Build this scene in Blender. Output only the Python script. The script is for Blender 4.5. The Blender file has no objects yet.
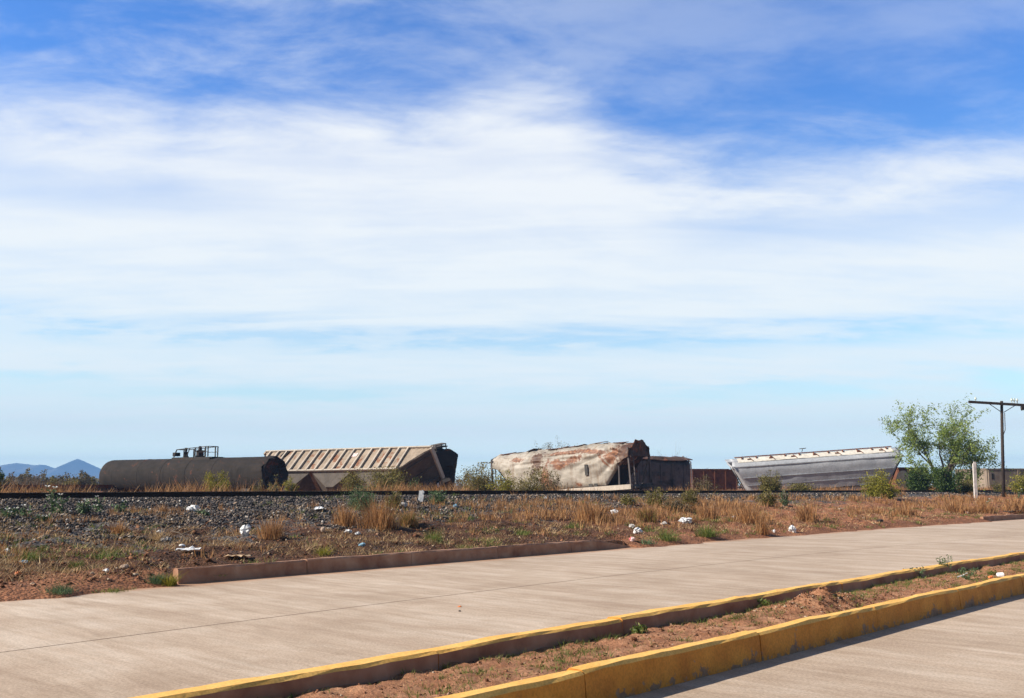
import bpy, math, random
import numpy as np
from mathutils import Vector, Matrix, Euler

random.seed(7); rng = np.random.default_rng(7)
R = math.radians
S = bpy.context.scene
COL = S.collection

# ------------------------------------------------------------------ camera
F = 995.0; CX, CY = 512.0, 349.0; HOR = 485.0; EYE = 1.6
PITCH = math.atan((HOR - CY) / F)
cam = bpy.data.cameras.new("camera"); cam_o = bpy.data.objects.new("camera", cam); COL.objects.link(cam_o)
cam.sensor_width = 36.0; cam.lens = F * 36.0 / 1024.0; cam.clip_start = 0.1; cam.clip_end = 30000
cam_o.location = (0, 0, EYE); cam_o.rotation_euler = (math.pi / 2 + PITCH, 0, 0)
S.camera = cam_o

# ------------------------------------------------------------------ light
SUN_EL = R(32); SUNX, SUNY = -0.975, -0.20
SUN_ROT = math.atan2(SUNX, SUNY)
sl = bpy.data.lights.new("sun", 'SUN'); sl.energy = 5.0; sl.angle = R(0.5); sl.color = (1.0, 0.90, 0.77)
so = bpy.data.objects.new("sun", sl); COL.objects.link(so)
sd = Vector((SUNX, SUNY, 0)).normalized() * math.cos(SUN_EL) + Vector((0, 0, math.sin(SUN_EL)))
so.rotation_euler = sd.to_track_quat('Z', 'Y').to_euler(); so.location = (0, 0, 60)

S.view_settings.view_transform = 'Standard'; S.view_settings.look = 'None'
S.view_settings.exposure = 0.75; S.view_settings.gamma = 1.0
SKY_STR = 0.10
W = bpy.data.worlds.new("World"); S.world = W; W.use_nodes = True

class NT:
    """tiny node-tree helper"""
    def __init__(s, tree): s.t = tree; s.n = tree.nodes; s.l = tree.links
    def new(s, typ, **kw):
        n = s.n.new(typ)
        for k, v in kw.items(): setattr(n, k, v)
        return n
    def put(s, sock, v):
        if hasattr(v, 'links'): s.l.new(v, sock)
        else: sock.default_value = v
    def math(s, op, a, b=0.0, c=0.0, clamp=False):
        n = s.new('ShaderNodeMath', operation=op); n.use_clamp = clamp
        s.put(n.inputs[0], a); s.put(n.inputs[1], b); s.put(n.inputs[2], c); return n.outputs[0]
    def sep(s, v):
        n = s.new('ShaderNodeSeparateXYZ'); s.put(n.inputs[0], v); return n.outputs
    def comb(s, x, y, z):
        n = s.new('ShaderNodeCombineXYZ'); s.put(n.inputs[0], x); s.put(n.inputs[1], y); s.put(n.inputs[2], z); return n.outputs[0]
    def noise(s, vec, scale, detail=4, rough=0.55, dist=0.0):
        n = s.new('ShaderNodeTexNoise'); s.put(n.inputs['Vector'], vec)
        n.inputs['Scale'].default_value = scale; n.inputs['Detail'].default_value = detail
        n.inputs['Roughness'].default_value = rough; n.inputs['Distortion'].default_value = dist
        return n.outputs[0]
    def smooth(s, v, a, b, lo=0.0, hi=1.0):
        n = s.new('ShaderNodeMapRange', interpolation_type='SMOOTHSTEP')
        s.put(n.inputs[0], v); s.put(n.inputs[1], a); s.put(n.inputs[2], b); s.put(n.inputs[3], lo); s.put(n.inputs[4], hi)
        return n.outputs[0]
    def mix(s, f, a, b, blend='MIX'):
        n = s.new('ShaderNodeMix', data_type='RGBA', blend_type=blend)
        s.put(n.inputs[0], f)
        for sock, v in ((n.inputs[6], a), (n.inputs[7], b)):
            if isinstance(v, tuple) and len(v) == 3: v = (*v, 1)
            s.put(sock, v)
        return n.outputs[2]
    def ramp(s, f, stops):
        n = s.new('ShaderNodeValToRGB'); cr = n.color_ramp
        while len(cr.elements) < len(stops): cr.elements.new(0.5)
        for e, (p, c) in zip(cr.elements, stops): e.position = p; e.color = (*c, 1)
        s.put(n.inputs[0], f); return n.outputs[0]

# sky: Nishita plus drifting cirrus sheets laid out by direction
nt = NT(W.node_tree); nt.n.clear()
sky = nt.new('ShaderNodeTexSky', sky_type='NISHITA'); sky.sun_disc = False
sky.sun_elevation = SUN_EL; sky.sun_rotation = SUN_ROT; sky.altitude = 300; sky.air_density = 1.0; sky.dust_density = 0.6; sky.ozone_density = 2.0
tc = nt.new('ShaderNodeTexCoord').outputs['Generated']
sx, sy, sz = nt.sep(tc)
el = nt.math('ARCSINE', sz)                       # elevation, radians
az = nt.math('ARCTAN2', sx, sy)                   # 0 straight ahead, + to the right
# deg helpers
eld = nt.math('MULTIPLY', el, 57.2958); azd = nt.math('MULTIPLY', az, 57.2958)
zc = nt.math('ADD', nt.math('MAXIMUM', sz, 0.0), 0.12)
pl = nt.comb(nt.math('DIVIDE', sx, zc), nt.math('DIVIDE', sy, zc), 0.0)
def mapv(v, sc, rot=0.0, loc=(0, 0, 0)):
    n = nt.new('ShaderNodeMapping'); nt.put(n.inputs[0], v); n.inputs['Scale'].default_value = sc
    n.inputs['Rotation'].default_value = (0, 0, rot); n.inputs['Location'].default_value = loc; return n.outputs[0]
n_big = nt.noise(mapv(pl, (0.55, 1.1, 1), R(-14), (3.1, 1.7, 0)), 1.0, 7, 0.55, 0.25)
n_fine = nt.noise(mapv(pl, (1.8, 3.0, 1), R(-24), (0.4, 5.0, 0)), 1.6, 10, 0.62, 0.25)
n_pat = nt.noise(mapv(pl, (0.5, 2.2, 1), R(-8), (7.0, 2.0, 0)), 2.2, 6, 0.6, 0.3)
nb = nt.math('SUBTRACT', n_big, 0.5); nf = nt.math('SUBTRACT', n_fine, 0.5); npt = nt.math('SUBTRACT', n_pat, 0.5)
# upper limit of the main sheet: about 22 deg on the left and centre, lower on the right
w1 = nt.math('MULTIPLY', nb, 9.0); w2 = nt.math('MULTIPLY', nf, 8.0)
wob = nt.math('ADD', w1, w2)
topd = nt.smooth(azd, 3.0, 11.0, 20.7, 18.2)
bump_c = nt.smooth(nt.math('ABSOLUTE', nt.math('SUBTRACT', azd, 0.0)), 0.0, 7.0, 2.0, 0.0)
topd = nt.math('ADD', topd, bump_c)
e1 = nt.math('ADD', nt.math('SUBTRACT', topd, eld), wob)
sheet = nt.smooth(e1, -3.2, 3.8)
# thin upper cirrus on the left / top
up = nt.math('MULTIPLY', nt.smooth(nt.math('ADD', nf, nt.math('MULTIPLY', nb, 1.2)), -0.2, 0.26), nt.smooth(azd, -24.0, 18.0, 0.72, 0.30))
# thinner gaps: low band around 8 deg, patchy
gapc = nt.math('ABSOLUTE', nt.math('SUBTRACT', nt.math('ADD', eld, nt.math('MULTIPLY', npt, 2.4)), 8.3))
gap = nt.math('MULTIPLY', nt.smooth(gapc, 0.1, 1.4, 1.0, 0.0), nt.smooth(nt.math('ADD', nf, nt.math('MULTIPLY', nb, 0.6)), -0.16, 0.12, 0.15, 0.72))
gapc2 = nt.math('ABSOLUTE', nt.math('SUBTRACT', nt.math('ADD', eld, nt.math('MULTIPLY', nf, 2.6)), 5.2))
gap2 = nt.math('MULTIPLY', nt.smooth(gapc2, 0.1, 1.1, 1.0, 0.0), nt.smooth(nb, -0.10, 0.06, 0.15, 0.62))
gapl = nt.math('MULTIPLY', nt.smooth(nt.math('ABSOLUTE', nt.math('SUBTRACT', nt.math('ADD', eld, nt.math('MULTIPLY', nf, 2.0)), 15.6)), 0.2, 1.8, 0.28, 0.0), nt.smooth(azd, -20.0, -10.0, 1.0, 0.0))
gapr = nt.math('MULTIPLY', nt.smooth(nt.math('ABSOLUTE', nt.math('SUBTRACT', nt.math('ADD', eld, nt.math('MULTIPLY', nf, 4.0)), 14.2)), 0.3, 2.2, 0.28, 0.0), nt.smooth(azd, 6.0, 14.0, 0.0, 1.0))
thin = nt.smooth(eld, 2.0, 12.0, 0.90, 0.99)
patch = nt.smooth(nt.math('ADD', npt, nt.math('MULTIPLY', nf, 0.6)), -0.24, 0.16, 0.80, 1.0)
m = nt.math('MULTIPLY', nt.math('MULTIPLY', sheet, thin), patch)
m = nt.math('MULTIPLY', m, nt.math('SUBTRACT', 1.0, gap)); m = nt.math('MULTIPLY', m, nt.math('SUBTRACT', 1.0, gap2))
m = nt.math('MULTIPLY', m, nt.math('SUBTRACT', 1.0, gapl))
m = nt.math('MULTIPLY', m, nt.math('SUBTRACT', 1.0, gapr))
m = nt.math('MAXIMUM', m, nt.math('MULTIPLY', up, 0.75))
# the cirrus bank lies ahead only; behind the viewer and overhead the sky is clear
clear = nt.math('MAXIMUM', nt.smooth(nt.math('ABSOLUTE', azd), 42.0, 75.0), nt.smooth(eld, 32.0, 45.0))
m = nt.math('MULTIPLY', m, nt.smooth(clear, 0.0, 1.0, 1.0, 0.06))
CLOUD = nt.mix(nt.smooth(eld, 2.0, 20.0), (5.6, 6.1, 6.15), (5.6, 5.8, 6.0))
tint = nt.mix(nt.smooth(eld, 3.0, 24.0), (0.95, 1.14, 1.12), (0.44, 0.80, 1.30))
tint = nt.mix(clear, tint, (0.52, 0.52, 0.52)); blue = nt.mix(1.0, sky.outputs[0], tint, 'MULTIPLY')
skyc = nt.mix(m, blue, CLOUD)
low = nt.smooth(eld, 0.1, 3.4, 1.8, 1.0)   # the milky glow of the lowest air
skyc = nt.mix(1.0, skyc, nt.comb(nt.math('MULTIPLY', low, 1.0), low, nt.math('POWER', low, 0.6)), 'MULTIPLY')
skyc = nt.mix(nt.smooth(eld, -3.0, 0.0), sky.outputs[0], skyc)
bg = nt.new('ShaderNodeBackground'); nt.put(bg.inputs[0], skyc); bg.inputs[1].default_value = SKY_STR
nt.l.new(bg.outputs[0], nt.new('ShaderNodeOutputWorld').inputs[0])

# ------------------------------------------------------------------ pixel <-> world helpers used to survey the place
cp, sp = math.cos(PITCH), math.sin(PITCH)
def ray(px, py):
    a, b = px - CX, CY - py
    return Vector((a, F * cp - b * sp, F * sp + b * cp))
def P(px, py, Y):
    d = ray(px, py); return Vector((0, 0, EYE)) + d * (Y / d.y)
def G(px, py, z=0.0):
    d = ray(px, py); return Vector((0, 0, EYE)) + d * ((z - EYE) / d.z)
vd = ray(1310, HOR); UX, UY = Vector((vd.x, vd.y)).normalized()
def uv(p): return (p[0] * UX + p[1] * UY, -p[0] * UY + p[1] * UX)
def xy(u, v): return (u * UX - v * UY, u * UY + v * UX)

def curve(pts, deg=2, umax=60, umin=0):
    a = np.array([uv(p) for p in pts]); c = np.polyfit(a[:, 0], a[:, 1], deg); dc = np.polyder(c)
    def f(u):
        u = np.asarray(u, float); uc = np.clip(u, umin, umax)
        return np.polyval(c, uc) + np.polyval(dc, uc) * (u - uc)
    return f
KH = 0.26
fK = curve([G(0, 599), G(175, 585), G(400, 566), G(625, 548), G(750, 538.5), G(870, 529), G(985, 521.5)])
fJ = curve([G(0, 652.8), G(350, 607), G(700, 566), G(876, 547.6)], umax=45)
fA = curve([G(251, 676.5, KH), G(350, 659.3, KH), G(525, 629.5, KH), G(700, 601.5, KH), G(1024, 551, KH)], umax=40)
fB = curve([G(560, 677, KH), G(700, 646, KH), G(860, 610.5, KH), G(1024, 575.5, KH)], umax=30)
RP = [(0, 26, 493), (250, 31.5, 491.5), (500, 40, 490.5), (750, 53, 490.5), (900, 67, 490.3), (1024, 88, 490)]
rp = [P(x, y, d) for x, d, y in RP]
fR = curve(rp, 2, 95, 8)
_ru = [uv(p)[0] for p in rp] + [220, 600]; _rz = [p.z for p in rp] + [1.05, 0.9]
def zR(u): return np.interp(u, _ru, _rz)

# value noise
_T = rng.random((256, 256))
def vnoise(x, y):
    x = np.asarray(x, float); y = np.asarray(y, float)
    xi = np.floor(x).astype(int); yi = np.floor(y).astype(int); fx = x - xi; fy = y - yi
    fx = fx * fx * (3 - 2 * fx); fy = fy * fy * (3 - 2 * fy)
    g = lambda i, j: _T[i & 255, j & 255]
    return (g(xi, yi) * (1 - fx) + g(xi + 1, yi) * fx) * (1 - fy) + (g(xi, yi + 1) * (1 - fx) + g(xi + 1, yi + 1) * fx) * fy
def fbm(x, y, o=4):
    s = 0; a = 0.5; f = 1.0; t = 0
    for i in range(o): s = s + a * vnoise(x * f + 17 * i, y * f + 31 * i); t += a; a *= 0.55; f *= 2.03
    return s / t - 0.5
def sstep(a, b, x):
    t = np.clip((np.asarray(x, float) - a) / (b - a), 0, 1); return t * t * (3 - 2 * t)

uK0 = uv(G(180, 584.6))[0]; uK1 = uv(G(632, 547.5))[0]; uK2 = uv(G(985, 521.5))[0]
def hasK(u): return np.where(((u > uK0) & (u < uK1)) | (u > uK2), 1.0, 0.0)
def bw(u): return np.interp(u, [8, 18, 30, 60], [8.6, 7.4, 5.2, 3.8])
def H(u, v):
    u = np.asarray(u, float); v = np.asarray(v, float)
    k = fK(u); r = fR(u); top = zR(u) - 0.185
    hk = hasK(u)
    e = v - k - 0.15 * hk + (1 - hk) * (0.25 + 0.9 * fbm(u * .8, v * .8 + 9))
    z0 = 0.15 * hk + (1 - hk) * np.clip(e * 0.22, -0.07, 0.12)
    t = np.clip((v - k) / (r - 1.0 - k), 0, 1)
    n = fbm(u * 1.5, v * 1.5) * 0.22 + fbm(u * 4, v * 4, 3) * 0.15
    n2 = sstep(32, 44, u) * fbm(u * 0.35 + 3, v * 0.35) * 0.5 * np.sin(np.pi * t)
    amp = np.clip((v - k) / 0.8, 0, 1) * np.where(v > r - 1.2, 0.2, 1.0 - .45 * sstep(.45, .8, t))
    dip = -0.12 * np.exp(-((r - 3.0 - v) / 0.8) ** 2) + 0.05 * np.exp(-((r - 4.6 - v) / 0.8) ** 2)
    bank = z0 + (top - z0) * t ** 1.05 + n * amp + n2 + dip * amp
    far = r + 2.7
    down = 0.55 + (top - 0.55) * (1 - sstep(0, 3.5, v - far)) + n * 0.8
    z = np.where(v > far, down, bank)
    z = np.where(e < 0, np.where(hk > 0, -0.08, np.clip(e * 0.4, -0.08, 0)), z)
    return z
def Hxy(x, y):
    u, v = x * UX + y * UY, -x * UY + y * UX
    return float(H(u, v))
def hit(px, py):
    """point of the ground seen at a pixel"""
    d = ray(px, py); d = d / d.y; o = Vector((0, 0, EYE)); s = 6.0
    while s < 400:
        p = o + d * s
        if p.z < Hxy(p.x, p.y): return p
        s += 0.06 if s < 60 else 0.4
    return o + d * 90

# ------------------------------------------------------------------ object helpers
def tag(o, label=None, cat=None, group=None, kind=None):
    for k, v in (('label', label), ('category', cat), ('group', group), ('kind', kind)):
        if v: o[k] = v
    return o
def empty(name, loc=(0, 0, 0), rot=(0, 0, 0)):
    o = bpy.data.objects.new(name, None); COL.objects.link(o); o.location = loc; o.rotation_euler = rot; o.empty_display_size = 0.2
    return o
def np_mesh(name, V, Fc, mat, parent=None, smooth=False, attr=None):
    V = np.asarray(V, np.float32); Fc = np.asarray(Fc, np.int32); k = Fc.shape[1]
    me = bpy.data.meshes.new(name); me.vertices.add(len(V)); me.vertices.foreach_set('co', V.ravel())
    me.loops.add(Fc.size); me.loops.foreach_set('vertex_index', Fc.ravel())
    me.polygons.add(len(Fc)); me.polygons.foreach_set('loop_start', np.arange(0, Fc.size, k, dtype=np.int32))
    me.polygons.foreach_set('loop_total', np.full(len(Fc), k, np.int32))
    me.update(calc_edges=True); me.validate()
    if smooth: me.polygons.foreach_set('use_smooth', np.ones(len(me.polygons), bool))
    if attr:
        for an, av in attr.items():
            a = me.attributes.new(an, 'FLOAT', 'POINT'); a.data.foreach_set('value', np.asarray(av, np.float32).ravel())
    for m_ in (mat if isinstance(mat, (list, tuple)) else [mat]): me.materials.append(m_)
    o = bpy.data.objects.new(name, me); COL.objects.link(o)
    if parent: o.parent = parent
    return o
class MB:
    def __init__(s): s.v = []; s.f = []; s.m = []
    def add(s, vs, fs, m=0):
        b = len(s.v); s.v += [tuple(x) for x in vs]; s.f += [tuple(b + i for i in f) for f in fs]; s.m += [m] * len(fs)
    def box(s, c, d, rot=None, m=0, taper=1.0):
        c = Vector(c); q = [(x * d[0] / 2 * (taper if z > 0 else 1), y * d[1] / 2 * (taper if z > 0 else 1), z * d[2] / 2) for x in (-1, 1) for y in (-1, 1) for z in (-1, 1)]
        M = rot if rot else Matrix.Identity(3)
        s.add([c + M @ Vector(p) for p in q], [(0, 1, 3, 2), (4, 6, 7, 5), (0, 4, 5, 1), (2, 3, 7, 6), (0, 2, 6, 4), (1, 5, 7, 3)], m)
    def bar(s, a, b, w, h=None, m=0, up=(0, 0, 1)):
        a = Vector(a); b = Vector(b); h = h or w; d = (b - a); L = d.length
        if L < 1e-6: return
        d.normalize(); upv = Vector(up)
        if abs(d.dot(upv)) > 0.95: upv = Vector((0, 1, 0))
        x = d.cross(upv).normalized(); z = x.cross(d)
        vs = [p + x * i * w / 2 + z * j * h / 2 for p in (a, b) for i, j in ((-1, -1), (1, -1), (1, 1), (-1, 1))]
        s.add(vs, [(0, 3, 2, 1), (4, 5, 6, 7), (0, 1, 5, 4), (1, 2, 6, 5), (2, 3, 7, 6), (3, 0, 4, 7)], m)
    def tube(s, pts, rad, n=6, m=0, cap=True):
        pts = [Vector(p) for p in pts]
        if not isinstance(rad, (list, tuple)): rad = [rad] * len(pts)
        base = len(s.v); 
        for i, p in enumerate(pts):
            d = (pts[min(i + 1, len(pts) - 1)] - pts[max(i - 1, 0)]).normalized()
            a = Vector((0, 0, 1)) if abs(d.z) < 0.9 else Vector((1, 0, 0))
            x = d.cross(a).normalized(); y = d.cross(x)
            for k in range(n):
                t = 2 * math.pi * k / n; s.v.append(tuple(p + (x * math.cos(t) + y * math.sin(t)) * rad[i]))
        for i in range(len(pts) - 1):
            for k in range(n):
                a = base + i * n + k; b = base + i * n + (k + 1) % n; s.f.append((a, a + n, b + n, b)); s.m.append(m)
        if cap:
            s.f.append(tuple(base + k for k in range(n))); s.m.append(m)
            e = base + (len(pts) - 1) * n; s.f.append(tuple(e + n - 1 - k for k in range(n))); s.m.append(m)
    def lathe(s, prof, c=(0, 0, 0), axis='Z', n=20, m=0):
        base = len(s.v); c = Vector(c)
        for r, z in prof:
            for k in range(n):
                t = 2 * math.pi * k / n; x, y = r * math.cos(t), r * math.sin(t)
                p = Vector((x, y, z)) if axis == 'Z' else Vector((z, x, y)); s.v.append(tuple(c + p))
        for i in range(len(prof) - 1):
            for k in range(n):
                a = base + i * n + k; b = base + i * n + (k + 1) % n
                s.f.append((a, b, b + n, a + n)); s.m.append(m)
    def build(s, name, mats, parent=None, smooth=False, bevel=0):
        me = bpy.data.meshes.new(name); me.from_pydata(s.v, [], s.f)
        for m_ in (mats if isinstance(mats, (list, tuple)) else [mats]): me.materials.append(m_)
        me.polygons.foreach_set('material_index', s.m)
        if smooth: me.polygons.foreach_set('use_smooth', [True] * len(s.f))
        me.update(); o = bpy.data.objects.new(name, me); COL.objects.link(o)
        if parent: o.parent = parent
        if bevel:
            b = o.modifiers.new('bevel', 'BEVEL'); b.width = bevel; b.segments = 2; b.limit_method = 'ANGLE'
        return o

# ------------------------------------------------------------------ materials
def base_mat(name, rough=0.85, metal=0.0, spec=0.3):
    m = bpy.data.materials.new(name); m.use_nodes = True; t = NT(m.node_tree)
    b = t.n['Principled BSDF']; b.inputs['Roughness'].default_value = rough; b.inputs['Metallic'].default_value = metal
    b.inputs['Specular IOR Level'].default_value = spec
    return m, t, b
def bumpit(t, b, h, dist, strength=1.0):
    n = t.new('ShaderNodeBump'); n.inputs['Distance'].default_value = dist; n.inputs['Strength'].default_value = strength
    t.put(n.inputs['Height'], h); t.l.new(n.outputs[0], b.inputs['Normal'])
def objc(t): return t.new('ShaderNodeTexCoord').outputs['Object']
def mscale(t, v, sc, rot=(0, 0, 0)):
    n = t.new('ShaderNodeMapping'); t.put(n.inputs[0], v); n.inputs['Scale'].default_value = sc; n.inputs['Rotation'].default_value = rot; return n.outputs[0]
def noise_mat(name, stops, scale=2.0, rough=0.85, metal=0.0, bump=0.0, stretch=(1, 1, 1), detail=6, dist=0.3, spec=0.3):
    m, t, b = base_mat(name, rough, metal, spec); c = mscale(t, objc(t), stretch)
    n = t.noise(c, scale, detail, 0.6, dist); t.put(b.inputs['Base Color'], t.ramp(n, stops))
    if bump: bumpit(t, b, t.noise(c, scale * 3, 5), bump)
    return m
def leaf_mat(name, cols, trans=0.35):
    """every leaf or blade its own tint; thin leaves let some light through"""
    m, t, b = base_mat(name, 0.6, 0, 0.25)
    ri = t.new('ShaderNodeNewGeometry').outputs['Random Per Island']
    k = len(cols); c = t.ramp(ri, [(i / (k - 1), cc) for i, cc in enumerate(cols)])
    big = t.noise(objc(t), 1.3, 3); c = t.mix(1.0, c, t.ramp(big, [(0.3, (0.75, 0.75, 0.75)), (0.7, (1.2, 1.2, 1.15))]), 'MULTIPLY')
    t.put(b.inputs['Base Color'], c)
    tr = t.new('ShaderNodeBsdfTranslucent'); t.put(tr.inputs[0], c)
    mx = t.new('ShaderNodeMixShader'); mx.inputs[0].default_value = trans
    t.l.new(b.outputs[0], mx.inputs[1]); t.l.new(tr.outputs[0], mx.inputs[2]); t.l.new(mx.outputs[0], t.n['Material Output'].inputs[0])
    return m

# ground
def make_ground_mat():
    m, t, b = base_mat('ground_soil', 0.95, 0, 0.15); c = objc(t)
    at = t.new('ShaderNodeAttribute', attribute_name='ballast').outputs['Fac']
    red = t.new('ShaderNodeAttribute', attribute_name='redness').outputs['Fac']
    n1 = t.noise(c, 0.9, 8, 0.65, 0.4); n2 = t.noise(c, 7.0, 6, 0.65); n3 = t.noise(c, 28.0, 4, 0.6)
    dark = t.ramp(n1, [(0.3, (0.034, 0.018, 0.012)), (0.5, (0.075, 0.037, 0.022)), (0.7, (0.14, 0.072, 0.042))])
    redc = t.ramp(n1, [(0.3, (0.20, 0.085, 0.045)), (0.55, (0.32, 0.145, 0.078)), (0.75, (0.42, 0.21, 0.12))])
    s = t.mix(red, dark, redc)
    s = t.mix(1.0, s, t.ramp(n2, [(0.3, (0.55, 0.55, 0.55)), (0.6, (1.1, 1.1, 1.1))]), 'MULTIPLY')
    s = t.mix(t.smooth(n3, 0.6, 0.75, 0, 0.6), s, (0.36, 0.27, 0.18))
    v = t.new('ShaderNodeTexVoronoi'); t.put(v.inputs['Vector'], c); v.inputs['Scale'].default_value = 18
    st = t.ramp(t.sep(v.outputs['Color'])[0], [(0.0, (0.045, 0.045, 0.05)), (0.6, (0.075, 0.073, 0.076)), (1.0, (0.18, 0.17, 0.165))])
    n4 = t.noise(c, 0.6, 5, 0.6); n5 = t.noise(c, 3.0, 4, 0.6)
    bl = t.math('ADD', at, t.math('ADD', t.math('MULTIPLY', t.math('SUBTRACT', n4, 0.5), 0.8), t.math('MULTIPLY', t.math('SUBTRACT', n5, 0.5), 0.7)))
    k = t.smooth(bl, 0.42, 0.6)
    t.put(b.inputs['Base Color'], t.mix(k, s, st))
    hgt = t.math('ADD', t.math('MULTIPLY', n2, 1.0), t.math('MULTIPLY', v.outputs['Distance'], -0.5))
    bumpit(t, b, hgt, 0.05); return m
M = {}
M['ground'] = make_ground_mat()
def make_concrete():
    m, t, b = base_mat('road_concrete', 0.8, 0, 0.3); c = objc(t)
    ang = math.atan2(UY, UX)
    def st(sc, detail, rough=0.6, d=0.4):   # broom and wash streaks run across the road
        mp = t.new('ShaderNodeMapping'); mp.vector_type = 'TEXTURE'; t.put(mp.inputs[0], c)
        mp.inputs['Rotation'].default_value = (0, 0, ang - R(6)); mp.inputs['Scale'].default_value = (1 / sc[0], 1 / sc[1], 1)
        return t.noise(mp.outputs[0], 1.0, detail, rough, d)
    a = st((1.7, 0.24), 7, .65, 1.0); a = t.math('ADD', t.math('MULTIPLY', a, .6), t.math('MULTIPLY', t.noise(c, 1.1, 8, .7, .5), .4)); bb = st((7.0, 0.9), 6, .7, .8); fine = t.noise(c, 38, 6, 0.8); patch = t.noise(c, 0.25, 4, 0.6, 0.6)
    col = t.ramp(a, [(0.3, (0.36, 0.265, 0.19)), (0.5, (0.49, 0.39, 0.30)), (0.7, (0.62, 0.53, 0.44))])
    col = t.mix(1.0, col, t.ramp(bb, [(0.35, (0.88, 0.87, 0.85)), (0.62, (1.06, 1.06, 1.06))]), 'MULTIPLY')
    col = t.mix(1.0, col, t.ramp(patch, [(0.35, (0.88, 0.85, 0.82)), (0.6, (1.05, 1.05, 1.05))]), 'MULTIPLY')
    col = t.mix(1.0, col, t.ramp(fine, [(0.3, (0.55, 0.54, 0.53)), (0.6, (1.14, 1.14, 1.14))]), 'MULTIPLY')
    edge = t.new('ShaderNodeAttribute', attribute_name='edge').outputs['Fac']
    en = t.math('ADD', edge, t.math('MULTIPLY', t.math('SUBTRACT', t.noise(c, 1.2, 6, 0.6), 0.5), 0.9))
    col = t.mix(t.smooth(en, 0.5, 1.0, 0, 0.75), col, (0.42, 0.22, 0.12))
    t.put(b.inputs['Base Color'], col); bumpit(t, b, t.math('ADD', fine, bb), 0.004); return m
M['road'] = make_concrete()
M['joint'] = noise_mat('joint_filler', [(0.3, (0.05, 0.04, 0.035)), (0.7, (0.14, 0.10, 0.08))], 9)
M['kerb'] = noise_mat('kerb_concrete', [(0.3, (0.24, 0.11, 0.065)), (0.5, (0.36, 0.20, 0.13)), (0.72, (0.46, 0.30, 0.21))], 2.2, 0.9, bump=0.01)
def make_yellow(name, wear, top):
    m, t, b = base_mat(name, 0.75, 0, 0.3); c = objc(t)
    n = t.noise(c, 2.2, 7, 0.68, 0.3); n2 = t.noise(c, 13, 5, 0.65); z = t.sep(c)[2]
    y = t.ramp(t.noise(c, 3, 6, 0.6), [(0.3, (0.78, 0.42, 0.09)), (0.7, (0.86, 0.52, 0.15))] if top else [(0.3, (0.46, 0.165, 0.022)), (0.5, (0.60, 0.245, 0.035)), (0.7, (0.70, 0.31, 0.05))])  # sunlight painted into the lighter top colour, shade into the darker face
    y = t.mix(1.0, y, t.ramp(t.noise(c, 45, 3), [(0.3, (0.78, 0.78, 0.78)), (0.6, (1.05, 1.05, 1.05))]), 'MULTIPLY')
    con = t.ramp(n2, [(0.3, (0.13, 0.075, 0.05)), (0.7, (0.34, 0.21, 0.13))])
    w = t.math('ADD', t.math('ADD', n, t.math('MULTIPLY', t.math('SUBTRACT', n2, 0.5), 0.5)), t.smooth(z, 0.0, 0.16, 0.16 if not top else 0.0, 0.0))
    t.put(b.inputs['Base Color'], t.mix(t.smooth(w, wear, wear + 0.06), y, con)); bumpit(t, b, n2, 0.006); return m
M['yellow'] = make_yellow('sunlit_yellow_paint', 0.66, True)
M['yellow_shaded'] = make_yellow('worn_shaded_yellow_paint', 0.64, False)
M['median'] = None
def make_median():
    m, t, b = base_mat('median_soil', 0.95, 0, 0.15); c = objc(t); n = t.noise(c, 3, 8, 0.7, 0.3); f = t.noise(c, 30, 5, 0.7)
    col = t.ramp(n, [(0.3, (0.24, 0.10, 0.05)), (0.5, (0.43, 0.21, 0.115)), (0.7, (0.58, 0.32, 0.19))])
    col = t.mix(1.0, col, t.ramp(f, [(0.3, (0.6, 0.6, 0.6)), (0.6, (1.12, 1.12, 1.12))]), 'MULTIPLY')
    t.put(b.inputs['Base Color'], col); bumpit(t, b, t.math('ADD', n, f), 0.05); return m
M['median'] = make_median()
M['rail_side'] = noise_mat('rusty_rail_steel', [(0.3, (0.018, 0.012, 0.01)), (0.7, (0.05, 0.028, 0.02))], 6, 0.8)
M['rail_top'] = noise_mat('rail_running_surface', [(0.3, (0.20, 0.15, 0.12)), (0.7, (0.33, 0.26, 0.21))], 3, 0.5, metal=0.4)
M['sleeper'] = noise_mat('sleeper_timber', [(0.3, (0.03, 0.022, 0.018)), (0.7, (0.09, 0.07, 0.055))], 5, 0.9)
def make_stone():
    m, t, b = base_mat('ballast_stone', 0.9, 0, 0.2); ri = t.new('ShaderNodeNewGeometry').outputs['Random Per Island']
    t.put(b.inputs['Base Color'], t.ramp(ri, [(0.0, (0.022, 0.02, 0.022)), (0.45, (0.052, 0.048, 0.05)), (0.8, (0.105, 0.092, 0.088)), (0.93, (0.27, 0.2, 0.15)), (1.0, (0.42, 0.4, 0.37))])); return m
M['stone'] = make_stone()
def make_clod():
    m, t, b = base_mat('soil_clod', 0.95, 0, 0.1); ri = t.new('ShaderNodeNewGeometry').outputs['Random Per Island']
    t.put(b.inputs['Base Color'], t.ramp(ri, [(0.0, (0.06, 0.028, 0.016)), (0.5, (0.14, 0.064, 0.036)), (0.85, (0.27, 0.13, 0.075)), (1.0, (0.4, 0.33, 0.25))])); return m
M['clod'] = make_clod()
M['dry'] = leaf_mat('dry_grass_straw', [(0.24, 0.105, 0.04), (0.40, 0.19, 0.07), (0.54, 0.32, 0.15), (0.30, 0.17, 0.09), (0.16, 0.08, 0.035)], 0.3)
M['straw'] = leaf_mat('bleached_straw', [(0.20, 0.12, 0.06), (0.42, 0.27, 0.13), (0.60, 0.44, 0.25), (0.13, 0.08, 0.045)], 0.2)
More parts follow.
